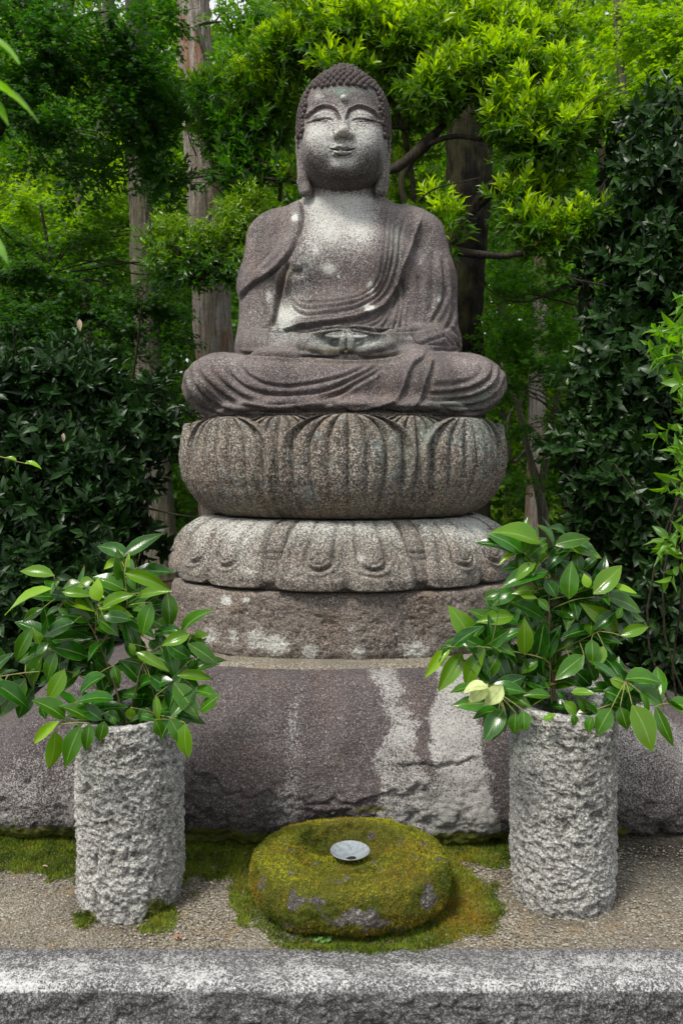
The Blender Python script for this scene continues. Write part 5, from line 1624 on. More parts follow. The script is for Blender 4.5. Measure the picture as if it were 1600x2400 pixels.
def build_veg():
    tree_bright()
    shrub('evergreen_shrub', 'dense dark glossy evergreen shrub filling the left side behind the left vase', [
        (60, 930, 4.5, 130, 90), (190, 900, 4.6, 110, 80), (300, 960, 4.6, 110, 80), (330, 1010, 4.5, 90, 70), (90, 1060, 4.4, 120, 80), (230, 1100, 4.4, 120, 80), (60, 1190, 4.3, 120, 90), (180, 1240, 4.3, 120, 80),
        (280, 1240, 4.4, 90, 60, .7), (80, 1350, 4.2, 120, 80), (210, 1370, 4.2, 100, 70, .8), (40, 1480, 4.1, 120, 90, .8), (160, 1500, 4.2, 120, 90, .6), (400, 1000, 4.7, 30, 22, .6), (370, 1290, 4.5, 26, 20, .3), (90, 830, 4.8, 90, 40, .8), (-80, 1000, 4.4, 120, 200, .6), (300, 1480, 4.4, 90, 80, .5), (30, 1620, 4.2, 80, 60, .4)],
        1900, 8, .112, M_SHRUB, 'shrub', 41, (-1.75, 4.7, -.06), ylim=(2.1, 2.6), yamt=.15,
        stems=[(W((430, 1310, 4.8), (380, 1260, 4.8), (330, 1190, 4.75), (300, 1130, 4.7)), (.020, .018, .015, .008))])
    shrub('camellia_bush', 'tall dark camellia bush with glossy leaves filling the right edge behind the right vase', [
        (1540, 300, 5.0, 90, 80, .8), (1590, 420, 4.9, 110, 100), (1500, 380, 5.1, 60, 60, .6), (1500, 520, 5.0, 90, 80), (1580, 600, 4.8, 90, 90), (1480, 640, 4.9, 90, 80), (1540, 730, 4.7, 100, 80), (1450, 760, 4.9, 80, 70), (1400, 860, 4.9, 70, 60, .8), (1480, 880, 4.7, 90, 80), (1570, 900, 4.6, 90, 90),
        (1430, 980, 4.7, 90, 70), (1520, 1040, 4.6, 100, 80), (1380, 1070, 4.7, 80, 60), (1450, 1140, 4.6, 100, 80), (1370, 1180, 4.7, 60, 50, .8), (1560, 1180, 4.5, 90, 90), (1470, 1250, 4.6, 100, 60, .8), (1390, 1260, 4.7, 60, 40, .5), (1570, 1330, 4.5, 80, 80), (1540, 1450, 4.5, 90, 80, .8), (1600, 1560, 4.5, 90, 80, .8), (1480, 1500, 4.7, 60, 60, .5), (1700, 900, 4.7, 100, 400, .4), (1500, 1620, 4.6, 70, 60, .5)],
        2500, 8, .118, M_CAMELLIA, 'camellia', 42, (1.75, 4.95, -.06), ylim=(5, 6), twig=.13, wr=.46, bias=(-.25, -.6, -.05), elev=(45, 90),
        stems=[(W((1440, 1620, 4.9), (1450, 1400, 4.9), (1440, 1250, 4.9), (1470, 1000, 4.9)), (.05, .045, .04, .02)), (W((1400, 1600, 5.1), (1395, 1400, 5.1), (1420, 1250, 5.0)), (.03, .03, .02))])
    shrub('leafy_shrub', 'bright light-green leafy shoots reaching in from the right edge before the camellia', [
        (1605, 760, 3.6, 28, 34), (1595, 830, 3.55, 26, 34), (1620, 900, 3.5, 36, 40, .8), (1600, 1000, 3.5, 24, 34, .6), (1592, 1100, 3.5, 22, 36, .6), (1580, 1220, 3.45, 34, 30, .7), (1600, 1290, 3.45, 26, 20, .5), (1680, 900, 3.5, 60, 260, .4)],
        110, 7, .115, M_MIX, 'mix', 43, (1.85, 3.75, -.06), indiv=110, tpl=T_LANCE, ylim=(.5, .9), yamt=.9, wr=.34, bias=(-.5, -.3, .1), nst=5)
    # cedars, with unseen crowns set overhead to shade the wood
    t = thing('cedar_tree', 'thick pale cedar trunk with strips of orange bark left of the Buddha', 'tree', tuple(P(505, 1100, 7.6)[:2]) + (-.06,))
    trunk(t, [P(520, 1460, 7.6), P(512, 1100, 7.6), P(500, 780, 7.6), P(478, 440, 7.6), P(462, 180, 7.6), P(450, -60, 7.6), P(440, -400, 7.6), P(430, -1100, 7.6)], (.20, .185, .178, .168, .16, .15, .14, .09), BARK_CEDAR, sides=90, n=260, noise=.018, ridge=.012)
    crown(t, [(430, -700, 7.6, 420, 260), (480, -1100, 7.6, 340, 300), (250, -560, 7.9, 200, 120, .6)], 1400, 9, .16, M_MAPLE_D, 51)
    t = thing('cedar_tree', 'slimmer grey cedar trunk rising left of the thick pale one out of the shrub', 'tree', tuple(P(375, 1100, 8.6)[:2]) + (-.06,))
    trunk(t, [P(385, 1360, 8.6), P(372, 1200, 8.6), P(352, 900, 8.6), P(340, 700, 8.6), P(332, 500, 8.6), P(325, 340, 8.6), P(320, 60, 8.6), P(310, -700, 8.6)], (.21, .165, .14, .13, .128, .12, .11, .07), BARK_GREY, sides=70, n=200, noise=.014, ridge=.010)
    crown(t, [(300, -500, 8.6, 300, 240), (150, -260, 8.8, 260, 120, .6)], 1000, 9, .17, M_MAPLE_D, 52)
    t = thing('cedar_tree', 'thin pale cedar trunk half hidden between the shrub and the statue at far left', 'tree', tuple(P(345, 1100, 11)[:2]) + (-.06,))
    trunk(t, [P(350, 1320, 11), P(345, 1000, 11), P(338, 760, 11), P(330, 300, 11), P(320, -300, 11)], (.15, .13, .12, .11, .08), BARK_CEDAR, sides=40, n=100, noise=.012, ridge=.008)
    t = thing('big_tree', 'massive dark trunk standing behind the right shoulder of the Buddha', 'tree', tuple(P(1090, 1100, 7.0)[:2]) + (-.06,))
    trunk(t, [P(1092, 1500, 7.0), P(1090, 1100, 7.0), P(1087, 820, 7.0), P(1092, 600, 7.0), P(1096, 480, 7.0), P(1098, 300, 7.0), P(1090, 100, 7.0), P(1070, -300, 7.0), P(1050, -900, 7.0)], (.26, .19, .165, .175, .20, .21, .20, .19, .12), BARK_BLACK, sides=80, n=220, noise=.03, ridge=.008)
    crown(t, [(1060, -420, 7.4, 420, 200), (1300, -300, 7.6, 260, 130, .7), (900, -700, 7.4, 420, 240)], 1500, 9, .15, M_MAPLE_D, 53)  # crown above the view, set there to shade the wood
    t = thing('cedar_tree', 'straight brown trunk deep in the wood right of the lotus seat', 'tree', tuple(P(1257, 1100, 10.5)[:2]) + (-.06,))
    trunk(t, [P(1250, 1330, 10.5), P(1253, 1100, 10.5), P(1260, 850, 10.5), P(1268, 600, 10.5), P(1275, 0, 10.5), P(1280, -600, 10.5)], (.13, .115, .11, .10, .09, .06), BARK_CEDAR, sides=40, n=120, noise=.01, ridge=.008)
    crown(t, [(1290, -420, 10.5, 300, 180), (1420, -300, 10.8, 200, 120)], 700, 9, .2, M_MAPLE_D, 54)
    t = thing('forked_tree', 'slender forked grey tree with crooked stems right of the statue', 'tree', tuple(P(1275, 1240, 8.4)[:2]) + (-.06,))
    trunk(t, W((1285, 1330, 8.4), (1275, 1240, 8.4), (1262, 1150, 8.4), (1235, 1050, 8.4), (1215, 960, 8.4), (1190, 900, 8.4), (1175, 850, 8.5)), (.075, .065, .055, .036, .03, .02, .01), BARK_GREY, sides=18, n=70, noise=.006, branches=[
        (W((1265, 1160, 8.4), (1285, 1030, 8.3), (1300, 960, 8.3), (1320, 870, 8.3), (1350, 790, 8.2), (1380, 740, 8.2), (1375, 600, 8.2)), (.045, .04, .036, .032, .028, .022, .012)),
        (W((1215, 960, 8.4), (1235, 900, 8.4), (1270, 870, 8.4), (1290, 840, 8.4)), (.02, .018, .012, .006)),
        (W((1235, 1050, 8.4), (1200, 1080, 8.4), (1190, 990, 8.3), (1210, 940, 8.3)), (.02, .02, .016, .006))])
    t2 = t
    t = thing('young_tree', 'thin dark sapling stems curving up between the camellia and the bright leaves', 'tree', tuple(P(1385, 1100, 6.6)[:2]) + (-.06,))
    trunk(t, W((1400, 1500, 6.6), (1392, 1100, 6.6), (1388, 850, 6.6), (1370, 700, 6.6), (1400, 560, 6.5), (1410, 470, 6.5), (1405, 330, 6.5), (1350, 190, 6.5)), (.06, .055, .05, .045, .04, .035, .025, .012), BARK_DARK, sides=16, n=80, noise=.006, branches=[
        (W((1375, 660, 6.6), (1300, 680, 6.5), (1240, 705, 6.4), (1180, 700, 6.4), (1120, 660, 6.4)), (.014, .013, .011, .008, .003)),
        (W((1370, 720, 6.6), (1290, 700, 6.5), (1230, 690, 6.5), (1150, 720, 6.4)), (.01, .01, .007, .003)),
        (W((1400, 560, 6.5), (1430, 500, 6.5), (1480, 440, 6.5)), (.02, .016, .006))])
    crown(t, [(1420, 250, 6.5, 110, 50, .5), (1240, 640, 6.5, 110, 50, .5), (1180, 780, 6.7, 90, 70, .8), (1300, 780, 6.7, 110, 60, .8)], 420, 8, .055, M_MAPLE_L, 60, flat=True, tpl=T_MAPLE, wr=1.0)
    # maples
    maple('maple_tree', 'sunlit yellow-green maple at the top right corner', [(1500, 100, 5.8, 120, 70), (1600, 60, 5.6, 120, 70), (1440, 30, 6.2, 90, 50), (1560, 190, 5.6, 110, 50), (1490, 230, 5.7, 60, 50, .8), (1600, 170, 5.4, 60, 60), (1520, 290, 5.6, 60, 30, .6), (1350, 30, 6.6, 90, 50, .7), (1700, 100, 5.6, 100, 200, .5)],
          900, .062, M_MAPLE_L, 71, (2.35, 5.9, -.06), [P(1620, 1100, 6.3), P(1590, 600, 6.2), P(1480, 300, 6.1), P(1450, 120, 6.1), P(1440, -100, 6.1)], .05, yl=(3.0, 4.4), indiv=150)
    maple('maple_tree', 'dark shady maple hanging over the top left corner', [(120, 120, 6.0, 160, 110), (280, 80, 6.2, 130, 90), (60, 260, 5.9, 120, 60, .8), (330, 180, 6.2, 80, 70), (150, 310, 5.9, 60, 80, .7), (170, 420, 6.0, 50, 60, .6), (60, 20, 6.2, 140, 60), (380, 30, 6.6, 70, 60), (260, 230, 6.0, 70, 50, .7), (-60, 150, 6.0, 120, 200, .4), (90, 370, 6.2, 60, 40, .5), (330, 270, 6.3, 60, 40, .5)],
          2300, .062, M_MAPLE_D, 72, (-2.9, 6.4, -.06), [P(-120, 1100, 6.5), P(-100, 600, 6.5), P(20, 250, 6.4), P(140, 80, 6.4), P(200, -200, 6.4)], .07, yl=(9, 10), indiv=150)
    maple('maple_tree', 'layered green maple boughs above the dark shrub at left', [(80, 640, 5.9, 130, 55), (200, 560, 6.2, 100, 40, .7), (60, 740, 5.6, 120, 45), (220, 720, 6.0, 110, 50), (350, 690, 6.3, 90, 50), (120, 810, 5.6, 120, 40), (280, 800, 5.9, 100, 40), (400, 640, 6.4, 60, 40, .7), (400, 760, 6.6, 60, 60, .8), (410, 880, 6.4, 40, 40, .7), (30, 560, 6.1, 90, 40, .6), (420, 960, 6.8, 40, 60, .5), (-80, 680, 5.8, 90, 150, .4)],
          1900, .060, M_MAPLE_D, 73, (-2.4, 6.7, -.06), [P(120, 1300, 6.8), P(105, 900, 6.8), P(120, 640, 6.8), P(110, 560, 6.8), P(95, 480, 6.8)], .026, yl=(2.6, 3.6), yamt=.35, indiv=150)
    maple('broadleaf_tree', 'mid-green broadleaf tree with drooping sprays before the pale cedar trunk', [(560, 60, 6.9, 50, 50, .7), (400, 250, 6.6, 70, 50), (330, 330, 6.5, 80, 50, .8), (480, 250, 6.5, 40, 40, .5), (560, 180, 6.6, 60, 60), (540, 370, 6.3, 50, 50, .8), (380, 420, 6.6, 60, 50, .7), (230, 400, 6.5, 60, 40, .6), (560, 260, 6.5, 50, 50, .7), (620, 80, 6.8, 60, 50, .7), (300, 200, 6.7, 50, 40, .5)],
          1150, .095, M_MIX, 74, (-1.1, 7.0, -.06), [P(590, 1400, 7.0), P(600, 1000, 7.0), P(590, 700, 7.0), P(575, 430, 6.9), P(520, 250, 6.8), P(460, 60, 6.8)], .055, yl=(3.8, 5.2), yamt=.6, indiv=220, tpl=T_LANCE, wr=.42, key='mix')
    maple('broadleaf_tree', 'dark green layered bough across the pale cedar trunk at shoulder height', [(430, 560, 5.6, 80, 34), (520, 580, 5.5, 70, 40), (400, 620, 5.6, 60, 34), (470, 630, 5.5, 90, 30), (550, 520, 5.6, 50, 40), (590, 490, 5.6, 40, 30, .8), (370, 570, 5.7, 50, 26, .7), (540, 640, 5.5, 40, 24, .8)],
          560, .075, M_BRIGHT, 75, (-.95, 5.9, -.06), [P(640, 1300, 5.9), P(640, 900, 5.9), P(620, 680, 5.8), P(560, 655, 5.6), P(480, 650, 5.5), P(420, 640, 5.5)], .035, yl=(2.8, 3.4), yamt=.35, indiv=200, tpl=T_LANCE, wr=.36, key='bright')
    maple('maple_tree', 'fine green maple filling the gap right of the dark trunk', [(1180, 640, 7.8, 90, 60), (1300, 660, 7.8, 110, 60), (1200, 780, 7.6, 90, 60), (1320, 780, 7.6, 90, 50), (1180, 900, 7.8, 60, 60, .8), (1280, 850, 7.4, 110, 40), (1360, 900, 7.6, 60, 50, .7), (1230, 1000, 8.0, 80, 50, .6), (1330, 1010, 8.0, 80, 50, .6), (1220, 1130, 8.0, 80, 40, .5)],
          1700, .060, M_MAPLE_L, 76, tuple(P(1340, 1100, 8.2)[:2]) + (-.06,), [P(1330, 1330, 8.2), P(1330, 1000, 8.2), P(1345, 760, 8.1), P(1390, 500, 8.1)], .04, yl=(3, 5), yamt=.4, indiv=0)
    maple('maple_tree', 'airy sunlit maple seen between the left trunks', [(250, 480, 9.0, 100, 60), (160, 560, 9.2, 100, 50), (400, 540, 9.0, 80, 60), (230, 620, 9.0, 110, 40), (570, 470, 9.4, 60, 60), (600, 400, 9.5, 60, 60, .6), (440, 420, 9.2, 60, 60, .7), (90, 480, 9.5, 90, 60), (300, 380, 9.4, 80, 60, .6), (560, 760, 9, 60, 90, .6), (420, 1000, 9.4, 50, 90, .4)],
          1500, .085, M_MAPLE_L, 77, tuple(P(230, 1100, 9.6)[:2]) + (-.06,), [P(215, 1340, 9.6), P(212, 1000, 9.6), P(205, 760, 9.6), P(190, 560, 9.4), P(170, 300, 9.4)], .07, yl=(3.6, 5.4), yamt=.9, indiv=0)
    far_woods()


def crown(root, cl, n, m, L, mat, seed, tpl=T_LANCE, wr=.45, flat=False):
    rg = np.random.default_rng(seed)
    p, o, ci = clump_points(cl, n, rg, .2)
    b = np.array((0, 0, .1)) if flat else np.array((0, 0, .3))
    if flat: o = o * (1, 1, .15)
    Bs, D, N, L_, w_ = sprigs(p, o + b, m, L, rg, (40, 90), L * 2, .8 if not flat else 2.0, wr)
    if flat: N = N * (.3, .3, 1) + (0, 0, .8)
    build_crown(root, Bs, D, N, L_, w_, tpl, mat, rg, np.zeros(len(Bs)), 0, name='crown')


def maple(name, label, cl, n, L, mat, seed, loc, tr, r0, yl=(3, 5), yamt=.6, indiv=0, tpl=T_MAPLE, wr=1.0, key=None):
    rg = np.random.default_rng(seed)
    root = thing(name, label, 'tree', loc)
    p, o, ci = clump_points(cl, n, rg, .15)
    # sprays lie in loose layers
    if tpl is T_MAPLE:
        st = .16
        p[:, 2] = np.round(p[:, 2] / st) * st + rg.normal(size=n) * .022 + fbm(p, 1.5, 2) * .06 - .10 * np.abs(o[:, 0])
        o = o * (1, 1, .1) + (0, -.2, -.12)
        Bs, D, N, L_, w_ = sprigs(p, o, 8, L, rg, (35, 95), L * 2.4, .6, wr)
        N = N * (.25, .25, .3) + (0, 0, .75) + rg.normal(size=N.shape) * .22
        D = D * (1, 1, .5) + (0, 0, -.18)
    else:
        Bs, D, N, L_, w_ = sprigs(p, o + (0, -.2, .1), 8, L, rg, (30, 85), L * 1.5, .5, wr)
    yo = young_of(Bs, N, rg, yl[0], yl[1], yamt)
    if indiv and tpl is T_MAPLE:
        if ('maple', mat.name) not in LEAF_SETS:
            LEAF_SETS[('maple', mat.name)] = [[new_mesh('leaf', T_MAPLE[0] * (.4, 1, 1), T_MAPLE[1], False, dict(young=np.full(len(T_MAPLE[0]), yv)), mat)] for yv in (.05, .4, .75, 1.0)]
        ls = LEAF_SETS[('maple', mat.name)]
    else:
        ls = leaf_set(key, mat, wid=.40) if indiv else None
    build_crown(root, Bs, D, N, L_, w_, tpl, mat, rg, yo, indiv, ls)
    br = []
    tr = np.array(tr)
    for k in range(20):
        j = rg.integers(len(cl)); c = P(*cl[j][:3])
        a = tr[1 + np.argmin(np.linalg.norm(tr[1:] - c, axis=1))]
        mid = (a + c) / 2 + rg.normal(size=3) * .08 + (0, 0, .08)
        e_ = c + (c - a) / (np.linalg.norm(c - a) + .01) * .2 + rg.normal(size=3) * .06
        w1 = a + (c - a) * .33 + rg.normal(size=3) * .05 + (0, 0, .07)
        w2 = a + (c - a) * .7 + rg.normal(size=3) * .05 + (0, 0, .06)
        br.append((np.array([a, w1, w2, c, e_]), (min(.012, r0 * .2), .009, .006, .004, .002)))
    trunk(root, tr, np.linspace(r0, r0 * .45, len(tr)), BARK_DARK if mat is M_MAPLE_D or mat is M_BRIGHT else BARK_GREY, sides=16, n=70, noise=.006, branches=br)


def far_woods():
    rg = np.random.default_rng(90)
    # the wood beyond: bands of foliage, nearer ones with finer leaves
    for (name, label, n, d0, d1, L, xs_, z0, z1, mat, gap, ylo) in (
            ('near_wood', None, 46000, 10.5, 15, .13, 1.5, -.1, 10.5, M_MAPLE_L, .10, .2),
            ('far_wood', None, 66000, 15, 28, .24, 1.6, -.1, 21, M_FAR, .12, .3)):
        n_ = n
        d = rg.uniform(d0, d1, n_)
        x = rg.uniform(-1, 1, n_) * d * .5 * xs_
        z = z0 + (z1 - z0) * rg.random(n_) ** 1.0 * (d / d1)
        p = np.stack([x, d, z], 1)
        dens = fbm(p, (.42, .42, .62), 3) + .15
        x_, y_ = proj(p)
        # thin where the sky shows through the photograph's top left and behind the head
        thin = blob(x_, y_, 540, 30, 90, 70, 1.3) + blob(x_, y_, 230, 20, 160, 40, .7) + blob(x_, y_, 100, 200, 80, 60, .5) + blob(x_, y_, 1440, 60, 60, 60, .5) + blob(x_, y_, 600, 500, 40, 40, .4) + blob(x_, y_, 90, 330, 60, 60, .3) + blob(x_, y_, 380, 1180, 40, 60, .35) + blob(x_, y_, 1190, 760, 60, 80, .35) + blob(x_, y_, 90, 60, 120, 80, .2)
        keep = dens > (gap + thin * 1.1 - .55)
        p = p[keep]
        yo = np.clip(fbm(p, (.5, .5, .7), 2, seed=4) * 1.4 + ylo, 0, 1) * rg.uniform(.4, 1, len(p))  # bright sunlit patches painted into the leaf colour
        o = unit(rg.normal(size=p.shape)) * (1, 1, .4)
        Bs, D, N, L_, w_ = sprigs(p, o + (0, 0, .15), 4, L, rg, (30, 90), L * 1.2, .9, .62)
        V, Fc, k = leaf_arrays(Bs, D, N, L_, L_ * w_, T_QUAD if name == 'far_wood' else T_LANCE)
        part('distant_foliage', V, Fc, None, mat, False, attrs=dict(rnd=np.repeat(rg.random(len(Bs)), k), young=np.repeat(np.repeat(yo, 4), k)), kind='stuff')
    # trunks standing in the far wood
    lab = [(1180, 12.5, .09, 'thin far trunk just right of the Buddha knee'), (1330, 13.5, .08, 'thin far trunk at the left foot of the camellia bush'), (250, 12.5, .16, 'pale broken trunk glimpsed behind the left shrub'), (455, 14, .12, 'far straight trunk just left of the lotus seat'), (90, 15, .13, 'far trunk glimpsed between the left maples'), (1430, 15, .15, 'far trunk behind the top of the camellia bush')]
    for px, d, r, l in lab:
        t = thing('forest_tree', l, 'tree', tuple(P(px, 1100, d)[:2]) + (.1,), 'trees deep in the wood')
        pts = [P(px + 6, 1330, d), P(px, 1000, d), P(px + rg.uniform(-20, 20), 600, d), P(px + rg.uniform(-30, 30), 0, d), P(px, -400, d)]
        trunk(t, pts, (r, r * .9, r * .8, r * .6, r * .4), BARK_GREY, sides=18, n=60, noise=.01, ridge=.006)


build_veg()
# ================================================================== cut branches standing in the vases
def make_leafsets():
    out = {}
    for key, mat, yv in (('d', M_SAKAKI, 0.0), ('m', M_SAKAKI, .12), ('l', M_SAKAKI, .42), ('y', M_SAKAKI, .95), ('c', M_SAKAKI_PALE, 0)):
        out[key] = [big_leaf('leaf', mat, 100 + i * 7 + ord(key), seg=6, wid=.42, curl=cu, fold=fo, young=yv) for i, (cu, fo) in enumerate(((.10, .22), (.22, .30), (.02, .16), (.16, .42)))]
    return out


LS = make_leafsets()


def cut_branches(specs, conv, centre, d0, seed):
    """specs: list of (label, stems, leaves); stems in picture bearings"""
    rg = np.random.default_rng(seed)
    for label, stems, leaves, fill in specs:
        b0 = P(*conv(*stems[0][0][0]), d0)
        root = thing('leafy_branch', label, 'branch', tuple(b0), 'cut evergreen branches in the stone vases')
        items, gi = [], []
        tips = []
        for pts, r0, dd, green in stems:
            q = [P(*conv(a, b), d0 + dd * i / max(1, len(pts) - 1)) for i, (a, b) in enumerate(pts)]
            if len(q) == 2: q = [q[0], (q[0] + q[1]) / 2, q[1]]
            sp = spline(q, 20)
            (gi if green else items).append(tube(sp, np.linspace(r0, r0 * .45, 20), 7))
            tips.append(sp)
        if items:
            V, Fc = merge(items); part('stem', V, Fc, root, TWIG_BROWN)
        if gi:
            V, Fc = merge(gi); part('twig', V, Fc, root, TWIG_GREEN)
        allst = np.vstack(tips)
        pet = []
        for lf in leaves:
            (bx, by), (tx, ty), w, sh = lf[:4]
            dd = lf[4] if len(lf) > 4 else rg.uniform(-.16, .02)
            bpx, tpx = conv(bx, by), conv(tx, ty)
            db = d0 + dd
            b = P(*bpx, db)
            Lpx = math.hypot(tpx[0] - bpx[0], tpx[1] - bpx[1])
            wpx = w * conv.s
            fore = rg.uniform(-.35, .12) * Lpx / F * db
            tip = P(*tpx, db + fore)
            D = tip - b
            Ln = float(np.linalg.norm(D)); D = D / Ln
            view = unit(b - np.array((0, 0, 1.5)))
            N = -view * rg.uniform(.55, 1.0) + np.array((0, 0, 1)) * rg.uniform(.35, .95) + rg.normal(size=3) * .22
            mesh = LS[sh][rg.integers(4)]
            # width as seen
            D1, S1, N1 = frame(D[None], N[None])
            seen = np.linalg.norm(np.cross(S1[0], view)) * (wpx / F * db) 
            ws = np.clip((wpx / F * db) / max(.45, np.linalg.norm(S1[0] - view * S1[0].dot(view))) / (Ln * .42), .7, 1.6)
            leaf_obj(mesh, root, b, D, N, Ln, ws)
            j = np.argmin(np.linalg.norm(allst - b, axis=1))
            if np.linalg.norm(allst[j] - b) < .16:
                pet.append(tube(spline([allst[j], (allst[j] * .4 + b * .6) + (0, 0, .003), b], 6), np.linspace(.0018, .0014, 6), 4))
        # leaves deeper inside the bunch
        for k in range(int(fill * 3)):
            sp = tips[rg.integers(len(tips))]
            u = rg.uniform(.15, 1.0)
            b = sp[int(u * 19)] + rg.normal(size=3) * (.01, .02, .01)
            D = unit(rg.normal(size=3) * (1, .5, .8) + (0, .1, .0))
            L = rg.uniform(.11, .16)
            N = np.array((0, -.6, .8)) + rg.normal(size=3) * .35
            leaf_obj(LS['d' if rg.random() < .8 else 'm'][rg.integers(4)], root, b + np.array((0, .05, 0)), D, N, L, rg.uniform(.85, 1.05))
        if pet:
            V, Fc = merge(pet); part('leaf_stalk', V, Fc, root, TWIG_GREEN, kind='stuff')


class Conv:
    def __init__(s, x0, y0, k): s.x0, s.y0, s.s = x0, y0, 1 / k
    def __call__(s, x, y): return s.x0 + x * s.s, s.y0 + y * s.s


cL = Conv(0, 1250, 2.475)
cR = Conv(960, 1180, 2.306)
left = [
 ('tallest branch in the left vase, stem leaning left with pale young leaves on top', [
   ([(720, 1110), (690, 960), (635, 790), (555, 590), (500, 500)], .0042, 0, False), ([(555, 590), (560, 460), (575, 395)], .0024, -.05, False), ([(500, 500), (450, 420), (350, 350), (315, 250)], .0026, -.02, False),
   ([(740, 420), (735, 330), (722, 200), (745, 112)], .0022, -.06, True), ([(590, 640), (680, 520), (740, 420)], .0022, -.04, False)], [
   ((315, 245), (112, 200), 72, 'l'), ((300, 320), (5, 448), 78, 'y'), ((720, 325), (530, 240), 95, 'm'), ((725, 232), (995, 315), 80, 'l'), ((795, 362), (990, 332), 60, 'l'), ((575, 392), (540, 262), 85, 'y'), ((365, 340), (535, 365), 62, 'l'),
   ((555, 455), (355, 370), 65, 'y'), ((595, 430), (775, 335), 70, 'l'), ((575, 437), (780, 445), 45, 'y'), ((700, 155), (588, 200), 52, 'y'), ((738, 260), (800, 325), 45, 'm'), ((745, 200), (748, 108), 14, 'y'), ((250, 435), (120, 520), 60, 'm'), ((430, 515), (250, 600), 90, 'd'),
   ((465, 285), (358, 320), 60, 'm'), ((540, 270), (440, 300), 60, 'l'), ((510, 715), (290, 655), 110, 'd'), ((880, 400), (820, 610), 100, 'm'), ((970, 345), (1000, 570), 95, 'm'), ((570, 500), (705, 585), 80, 'm'), ((600, 480), (770, 500), 75, 'd'), ((845, 400), (765, 455), 62, 'm'),
   ((440, 500), (220, 560), 90, 'd', .05), ((520, 520), (390, 420), 90, 'd', .04), ((350, 430), (260, 470), 90, 'd', .03), ((640, 600), (560, 760), 80, 'd', .03), ((540, 650), (480, 800), 80, 'd', .04), ((870, 620), (940, 700), 90, 'd', .03), ((340, 440), (400, 470), 60, 'm')], 20),
 ('leafy branch reaching right out of the left vase toward the plinth', [
   ([(740, 1100), (790, 900), (830, 760), (930, 655), (1110, 600)], .0034, -.08, False), ([(830, 760), (860, 840), (890, 920), (905, 1010)], .0020, -.04, True), ([(930, 655), (1010, 800), (1100, 870)], .0020, -.05, True)], [
   ((1100, 585), (930, 650), 80, 'l'), ((1090, 640), (1265, 765), 85, 'm'), ((1030, 825), (1250, 835), 60, 'l'), ((1125, 590), (1210, 575), 50, 'y'), ((875, 700), (1065, 800), 112, 'm'), ((980, 650), (1100, 740), 85, 'd'), ((1010, 870), (1160, 1070), 112, 'm'), ((1120, 915), (1278, 935), 70, 'm'),
   ((1160, 1035), (1282, 940), 80, 'm'), ((690, 735), (850, 890), 95, 'd'), ((890, 870), (1002, 850), 100, 'd'), ((970, 940), (990, 1012), 70, 'y'), ((905, 940), (922, 1105), 36, 'l'), ((790, 690), (980, 800), 40, 'l'), ((750, 640), (785, 710), 40, 'l'), ((1130, 720), (1080, 790), 50, 'd'), ((870, 830), (1010, 930), 90, 'd'), ((930, 1030), (1000, 1040), 60, 'd'), ((1000, 900), (1060, 905), 60, 'm'), ((1180, 1030), (1260, 990), 30, 'y')], 14),
 ('leafy branch trailing left out of the left vase past the picture edge', [
   ([(710, 1105), (560, 900), (400, 800), (180, 806), (0, 830), (-120, 850)], .0032, -.10, True), ([(400, 800), (300, 690), (240, 640)], .002, -.04, True)], [
   ((250, 700), (170, 930), 88, 'm'), ((325, 690), (270, 865), 76, 'm'), ((375, 790), (290, 985), 100, 'l'), ((190, 545), (80, 765), 82, 'm'), ((150, 840), (0, 1060), 120, 'm'), ((190, 900), (80, 1070), 110, 'd'), ((300, 670), (105, 740), 60, 'm'), ((230, 640), (200, 560), 60, 'l'), ((610, 825), (420, 935), 90, 'd'), ((660, 960), (430, 950), 72, 'd'),
   ((660, 765), (700, 890), 60, 'm'), ((470, 780), (415, 840), 50, 'm'), ((440, 790), (380, 900), 80, 'd', .03), ((150, 760), (200, 800), 50, 'l'), ((300, 840), (210, 880), 60, 'd'), ((60, 850), (-70, 1020), 120, 'm'), ((30, 860), (-90, 900), 90, 'm'), ((280, 640), (200, 690), 60, 'd')], 16),
 ('low leafy branch drooping over the front rim of the left vase', [
   ([(725, 1108), (640, 1082), (520, 1083), (390, 1090), (330, 1110)], .0024, -.24, True), ([(735, 1100), (860, 1060), (960, 1060), (1040, 1090)], .0024, -.22, True)], [
   ((380, 1075), (195, 955), 110, 'm', -.2), ((520, 1083), (345, 985), 80, 'm', -.2), ((590, 1083), (450, 980), 82, 'd', -.18), ((470, 1115), (370, 1355), 110, 'm', -.26), ((320, 1150), (300, 1370), 98, 'l', -.26), ((520, 1100), (505, 1275), 75, 'm', -.28), ((605, 1090), (580, 1215), 78, 'm', -.28), ((345, 1090), (160, 1240), 60, 'y', -.25), ((650, 1060), (670, 1115), 60, 'm', -.25),
   ((900, 1080), (955, 1185), 72, 'm', -.28), ((985, 1075), (1060, 1225), 92, 'm', -.28), ((1075, 1105), (1075, 1315), 95, 'l', -.28), ((760, 1010), (745, 1095), 85, 'l', -.2), ((850, 1010), (800, 1090), 80, 'd', -.1), ((820, 1060), (900, 1080), 70, 'd', -.15), ((240, 1000), (260, 1080), 70, 'd', -.1), ((1000, 1070), (1100, 1110), 80, 'd', -.15), ((610, 1040), (700, 1090), 80, 'd', -.12)], 8),
]
